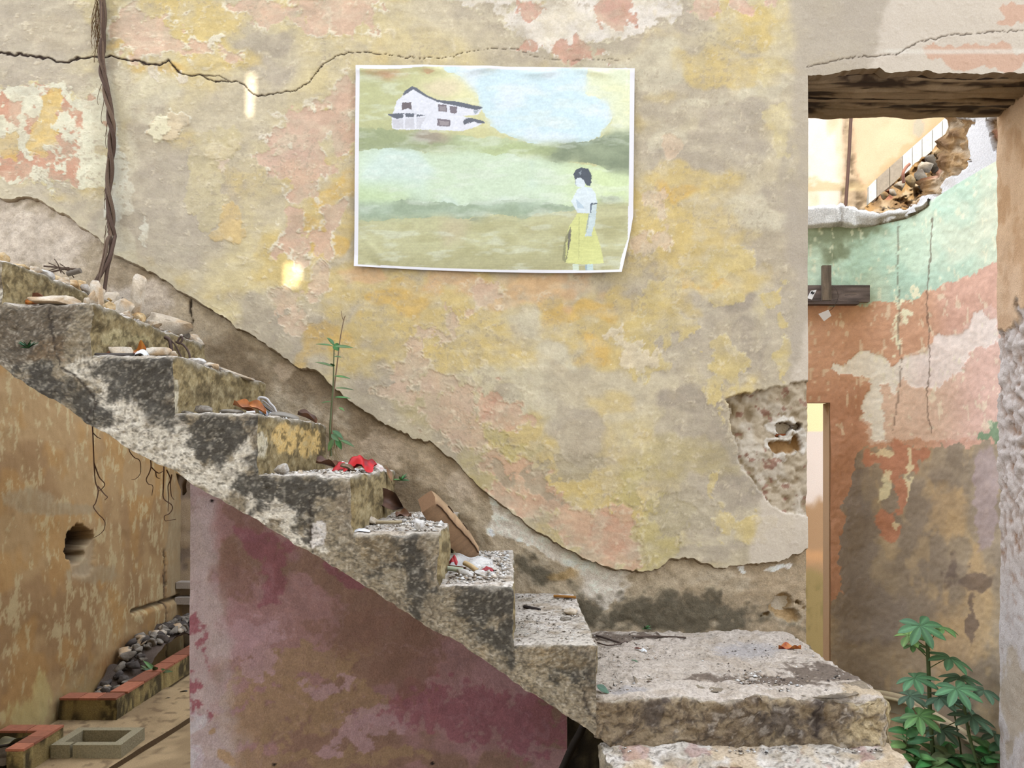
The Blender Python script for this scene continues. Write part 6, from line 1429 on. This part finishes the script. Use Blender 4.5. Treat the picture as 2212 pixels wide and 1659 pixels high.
# =================================================================== BEHIND THE DOORWAY: BOARDS, TAGS, PLANTS
GAIN = .8
dk = DB - .035
wf = tag(empty('plank_cross', P(1800, 655, dk)), 'dark weathered planks nailed as a cross on the green wall', 'planks')
def plank(name, x0, y0, x1, y1, d0, th, col, tilt=0):
    mb = Mesh(); pA = P(x0, y1, d0); pB = P(x1, y0, d0)
    nx_ = 30; A, B = np.meshgrid(np.linspace(pA[0], pB[0], nx_), np.linspace(pA[2], pB[2], 12)); long = (x1 - x0) > (y1 - y0)
    g = fbm(A * 500, B * 500, 60 if long else 8, 4, 861, sy=8 if long else 60); c = np.zeros(A.shape + (3,)) + np.array(col, float); c = c * (1 + (g - .5)[..., None] * .5)
    mb.grid(np.stack([A, np.full(A.shape, d0 - D) + (g - .5) * .003, B], -1), lin(c) * GAIN); boxm(mb, (pA[0], d0 - D + .001, pA[2]), (pB[0], d0 - D + th, pB[2]), lin(col) * GAIN)
    return wpart(name, mb.build(name, False), M_WOOD, wf)
plank('cross_plank', 1690, 616, 1879, 652, dk, .028, (116, 102, 94)); plank('ledge_strip', 1690, 650, 1856, 657, dk - .03, .05, (92, 80, 74)); plank('upright_plank', 1777, 573, 1796, 649, dk - .026, .024, (118, 104, 88))
def tagcard(label, quad, d0, marks=None):
    lo_ = P(*quad[3], d0); root = tag(empty('paper_tag', lo_), label, 'tag')
    V0 = np.array([P(a, b, d0 - .012 * (i in (1, 2))) for i, (a, b) in enumerate(quad)]); mb = Mesh(); mb.raw(V0, [[3, 2, 1, 0]], lin((222, 216, 208)) * GAIN); V1 = V0.copy(); V1[:, 1] += .0015; mb.raw(V1, [[0, 1, 2, 3]], lin((222, 216, 208)) * GAIN); card = wpart('card', mb.build('card', False), M_PAPER, root)
    for mq in marks or []:
        mb = Mesh(); V0 = np.array([P(a, b, d0 - .0145) for a, b in mq]); mb.raw(V0, [[3, 2, 1, 0]], lin((44, 42, 42)) * GAIN); link('black_mark', mb.build('black_mark', False), M_PAPER, card)
    return root
tagcard('white paper tag with black marks stuck on the dark planks', [(1752, 628), (1764, 626), (1754, 647), (1743, 644)], dk - .035, [[(1752, 630), (1757, 629), (1755, 634), (1751, 635)], [(1755, 632), (1760, 630), (1759, 634), (1754, 637)]])
tg = tagcard('blank white card dangling on a thread below the dark planks', [(1768, 678), (1790, 669), (1796, 682), (1780, 694)], dk - .06)
mb = Mesh(); tube(mb, catmull([P(1798, 616, dk - .03), P(1808, 628, dk - .05), P(1810, 645, dk - .05), P(1800, 664, dk - .06), P(1791, 672, dk - .06)], 6), .0016, lin((70, 60, 52)) * GAIN, 4); wpart('thread', mb.build('thread'), M_ROOT, tg)
mb = Mesh(); tube(mb, catmull([P(1952, 395, 5.0), P(1951, 375, 5.0), P(1957, 362, 5.0), P(1965, 354, 5.0)], 5), .010, lin((110, 70, 52)) * GAIN, 7)
wpart('bent_rebar', mb.build('bent_rebar'), M_METAL, wall_far)

def palm_leaf(root, c_, R, nrm, col, lobes=7, spin=0., spread=260, droop=.18):
    """a palmate leaf: lobes fanned round the petiole end, lying in the plane with the given normal"""
    c_ = np.array(c_, float); nrm = np.array(nrm, float); nrm /= np.linalg.norm(nrm)
    ex_ = np.cross(nrm, np.array([0, 1., .01])); ex_ /= np.linalg.norm(ex_); ey_ = np.cross(nrm, ex_)
    mb = Mesh()
    for k in range(lobes):
        a = math.radians(spin - spread / 2 + spread * k / (lobes - 1)); l = R * (.72 + .28 * math.cos(math.radians(-spread / 2 + spread * k / (lobes - 1)) * .7))
        u = np.linspace(0, 1, 12)[:, None]; v = np.linspace(-1, 1, 5)[None]
        wdt = R * .155 * (np.sin(np.pi * u ** 1.35) ** .8 + .18 * (1 - u))
        lx = l * u; ly = wdt * v; lz = -droop * R * u ** 2 + .22 * np.abs(ly) - .02 * R
        dirx = ex_ * math.cos(a) + ey_ * math.sin(a); diry = -ex_ * math.sin(a) + ey_ * math.cos(a)
        G = c_ + (lx + 0 * v)[..., None] * dirx + ly[..., None] * diry + (lz + 0 * v)[..., None] * nrm
        cc = np.zeros(G.shape) + np.array(col, float) * (.9 + .2 * ((k * 37) % 10) / 10); cc = cc * (1 + .22 * np.exp(-(np.abs(v) / .15) ** 2))[..., None]
        mb.grid(G, lin(cc) * GAIN); mb.grid(G - nrm * .0008, lin(cc * .9) * GAIN, flip=True)
    return wpart('leaf', mb.build('leaf'), M_LEAF, root)
def papaya(label, d0, stem_pts, r, leaves, cat='plant'):
    root = tag(empty('palmate_plant', P(*stem_pts[-1], d0)), label, cat, 'palmate plants behind the doorway')
    stem('stem', root, [P(a, b, d0) for a, b in stem_pts], r, (84, 100, 62))
    for (sx_, sy_, cx2, cy2, R, nr, col, spin) in leaves:
        dl = d0 + nr[3] if len(nr) > 3 else d0
        lf = palm_leaf(root, P(cx2, cy2, dl), R * .80, (nr[0], nr[1] * .7, nr[2]), col, spin=spin)
        mb = Mesh(); tube(mb, catmull([P(sx_, sy_, d0), P((sx_ + cx2) / 2, (sy_ + cy2) / 2 - 1, (d0 + dl) / 2), P(cx2, cy2, dl)], 6), [.003, .002], lin((104, 118, 74)) * GAIN, 6); link('petiole', mb.build('petiole'), M_LEAF, lf)
G1 = (82, 122, 84); G2 = (94, 132, 76); G3 = (116, 150, 80); G4 = (82, 108, 84)
papaya('tallest palmate-leaved green plant with a thick stem, seen through the doorway', 4.0, [(2003, 1384), (2005, 1430), (2007, 1480), (2009, 1540), (2013, 1600), (2018, 1650)], [.010, .011, .012], [
    (2004, 1388, 1988, 1350, .17, (-.1, -.75, .65, -.06), G1, 90), (2005, 1395, 2030, 1352, .16, (.15, -.12, 1, .0), G2, 20), (2003, 1400, 1962, 1372, .15, (-.3, -.25, .95, .0), G3, 170), (2003, 1420, 1972, 1392, .11, (0, -.2, 1, .05), G2, 150),
    (2008, 1443, 2052, 1420, .17, (.2, -.35, .95, -.04), G1, 60), (2007, 1484, 1975, 1464, .16, (-.2, -.3, .95, -.03), G1, 120), (2008, 1540, 1965, 1502, .15, (-.2, -.25, 1, .1), G4, 150), (2010, 1560, 1985, 1545, .16, (-.2, -.5, .9, -.05), G2, 110)])
papaya('shorter palmate-leaved plant leaning right, nearest the door jamb', 3.86, [(2080, 1502), (2085, 1540), (2094, 1590), (2108, 1640), (2116, 1670)], [.007, .008, .009], [
    (2081, 1505, 2066, 1486, .16, (-.1, -.6, .8, -.05), G1, 90), (2082, 1515, 2125, 1490, .15, (.2, -.3, 1, 0), G4, 40), (2084, 1535, 2030, 1505, .15, (-.2, -.3, 1, .02), G4, 140), (2085, 1530, 2075, 1462, .15, (0, -.25, 1, .12), (66, 96, 66), 60), (2092, 1580, 2100, 1548, .16, (.1, -.4, .95, -.02), G4, 70), (2098, 1600, 2150, 1585, .14, (.2, -.3, 1, .0), G4, 30)])
papaya('slender palmate plant between the two larger ones, with greyish leaves', 4.06, [(2058, 1518), (2063, 1550), (2070, 1590), (2074, 1610), (2078, 1660)], [.004, .005], [
    (2060, 1525, 2040, 1510, .12, (-.1, -.3, 1, 0), G4, 130), (2064, 1560, 2035, 1575, .15, (-.1, -.4, 1, -.05), (84, 108, 84), 100), (2066, 1570, 2090, 1530, .12, (.2, -.3, 1, .05), G4, 50)])
rw_ = random.Random(21)
ws = [(1958, 1600, 4.0), (1975, 1640, 3.95), (2010, 1645, 3.92), (2050, 1640, 3.95), (2085, 1655, 3.9), (2118, 1650, 3.86), (2030, 1620, 4.1), (1965, 1560, 4.15), (2135, 1625, 3.86), (2065, 1672, 3.86)]
wl = ['low leafy weed beside the end of the landing', 'low weed at the foot of the landing end, lower one', 'bright low weed below the thick stem', 'low weed right of the thick stem', 'low weed at the bottom between two stems', 'low weed near the door jamb at the bottom', 'small weed behind the thick stem', 'dark seedling just right of the landing corner', 'small weed against the skirting by the jamb', 'lowest weed at the bottom edge behind the doorway']
for k, (a, b, d_) in enumerate(ws):
    base = P(a, b + 26, d_); root = tag(empty('low_weed', base), wl[k], 'weed', 'low weeds behind the doorway')
    for j in range(9):
        an = j * 2.4 + k; l = .085 + .05 * rw_.random(); el = rw_.uniform(.15, .9)
        b0 = (base[0], base[1], base[2] + .02 * j * .5); tip = (base[0] + l * math.cos(an) * math.cos(el), base[1] + l * math.sin(an) * math.cos(el), b0[2] + l * math.sin(el) * .8)
        leaf_at(root, b0, tip, .05, (74 + rw_.uniform(-8, 24), 116 + rw_.uniform(-14, 22), 70), droop=.3)
    stem('stem', root, [(base[0], base[1], -.0), (base[0], base[1], base[2]), (base[0], base[1], base[2] + .09)], [.004, .002], (84, 104, 62))
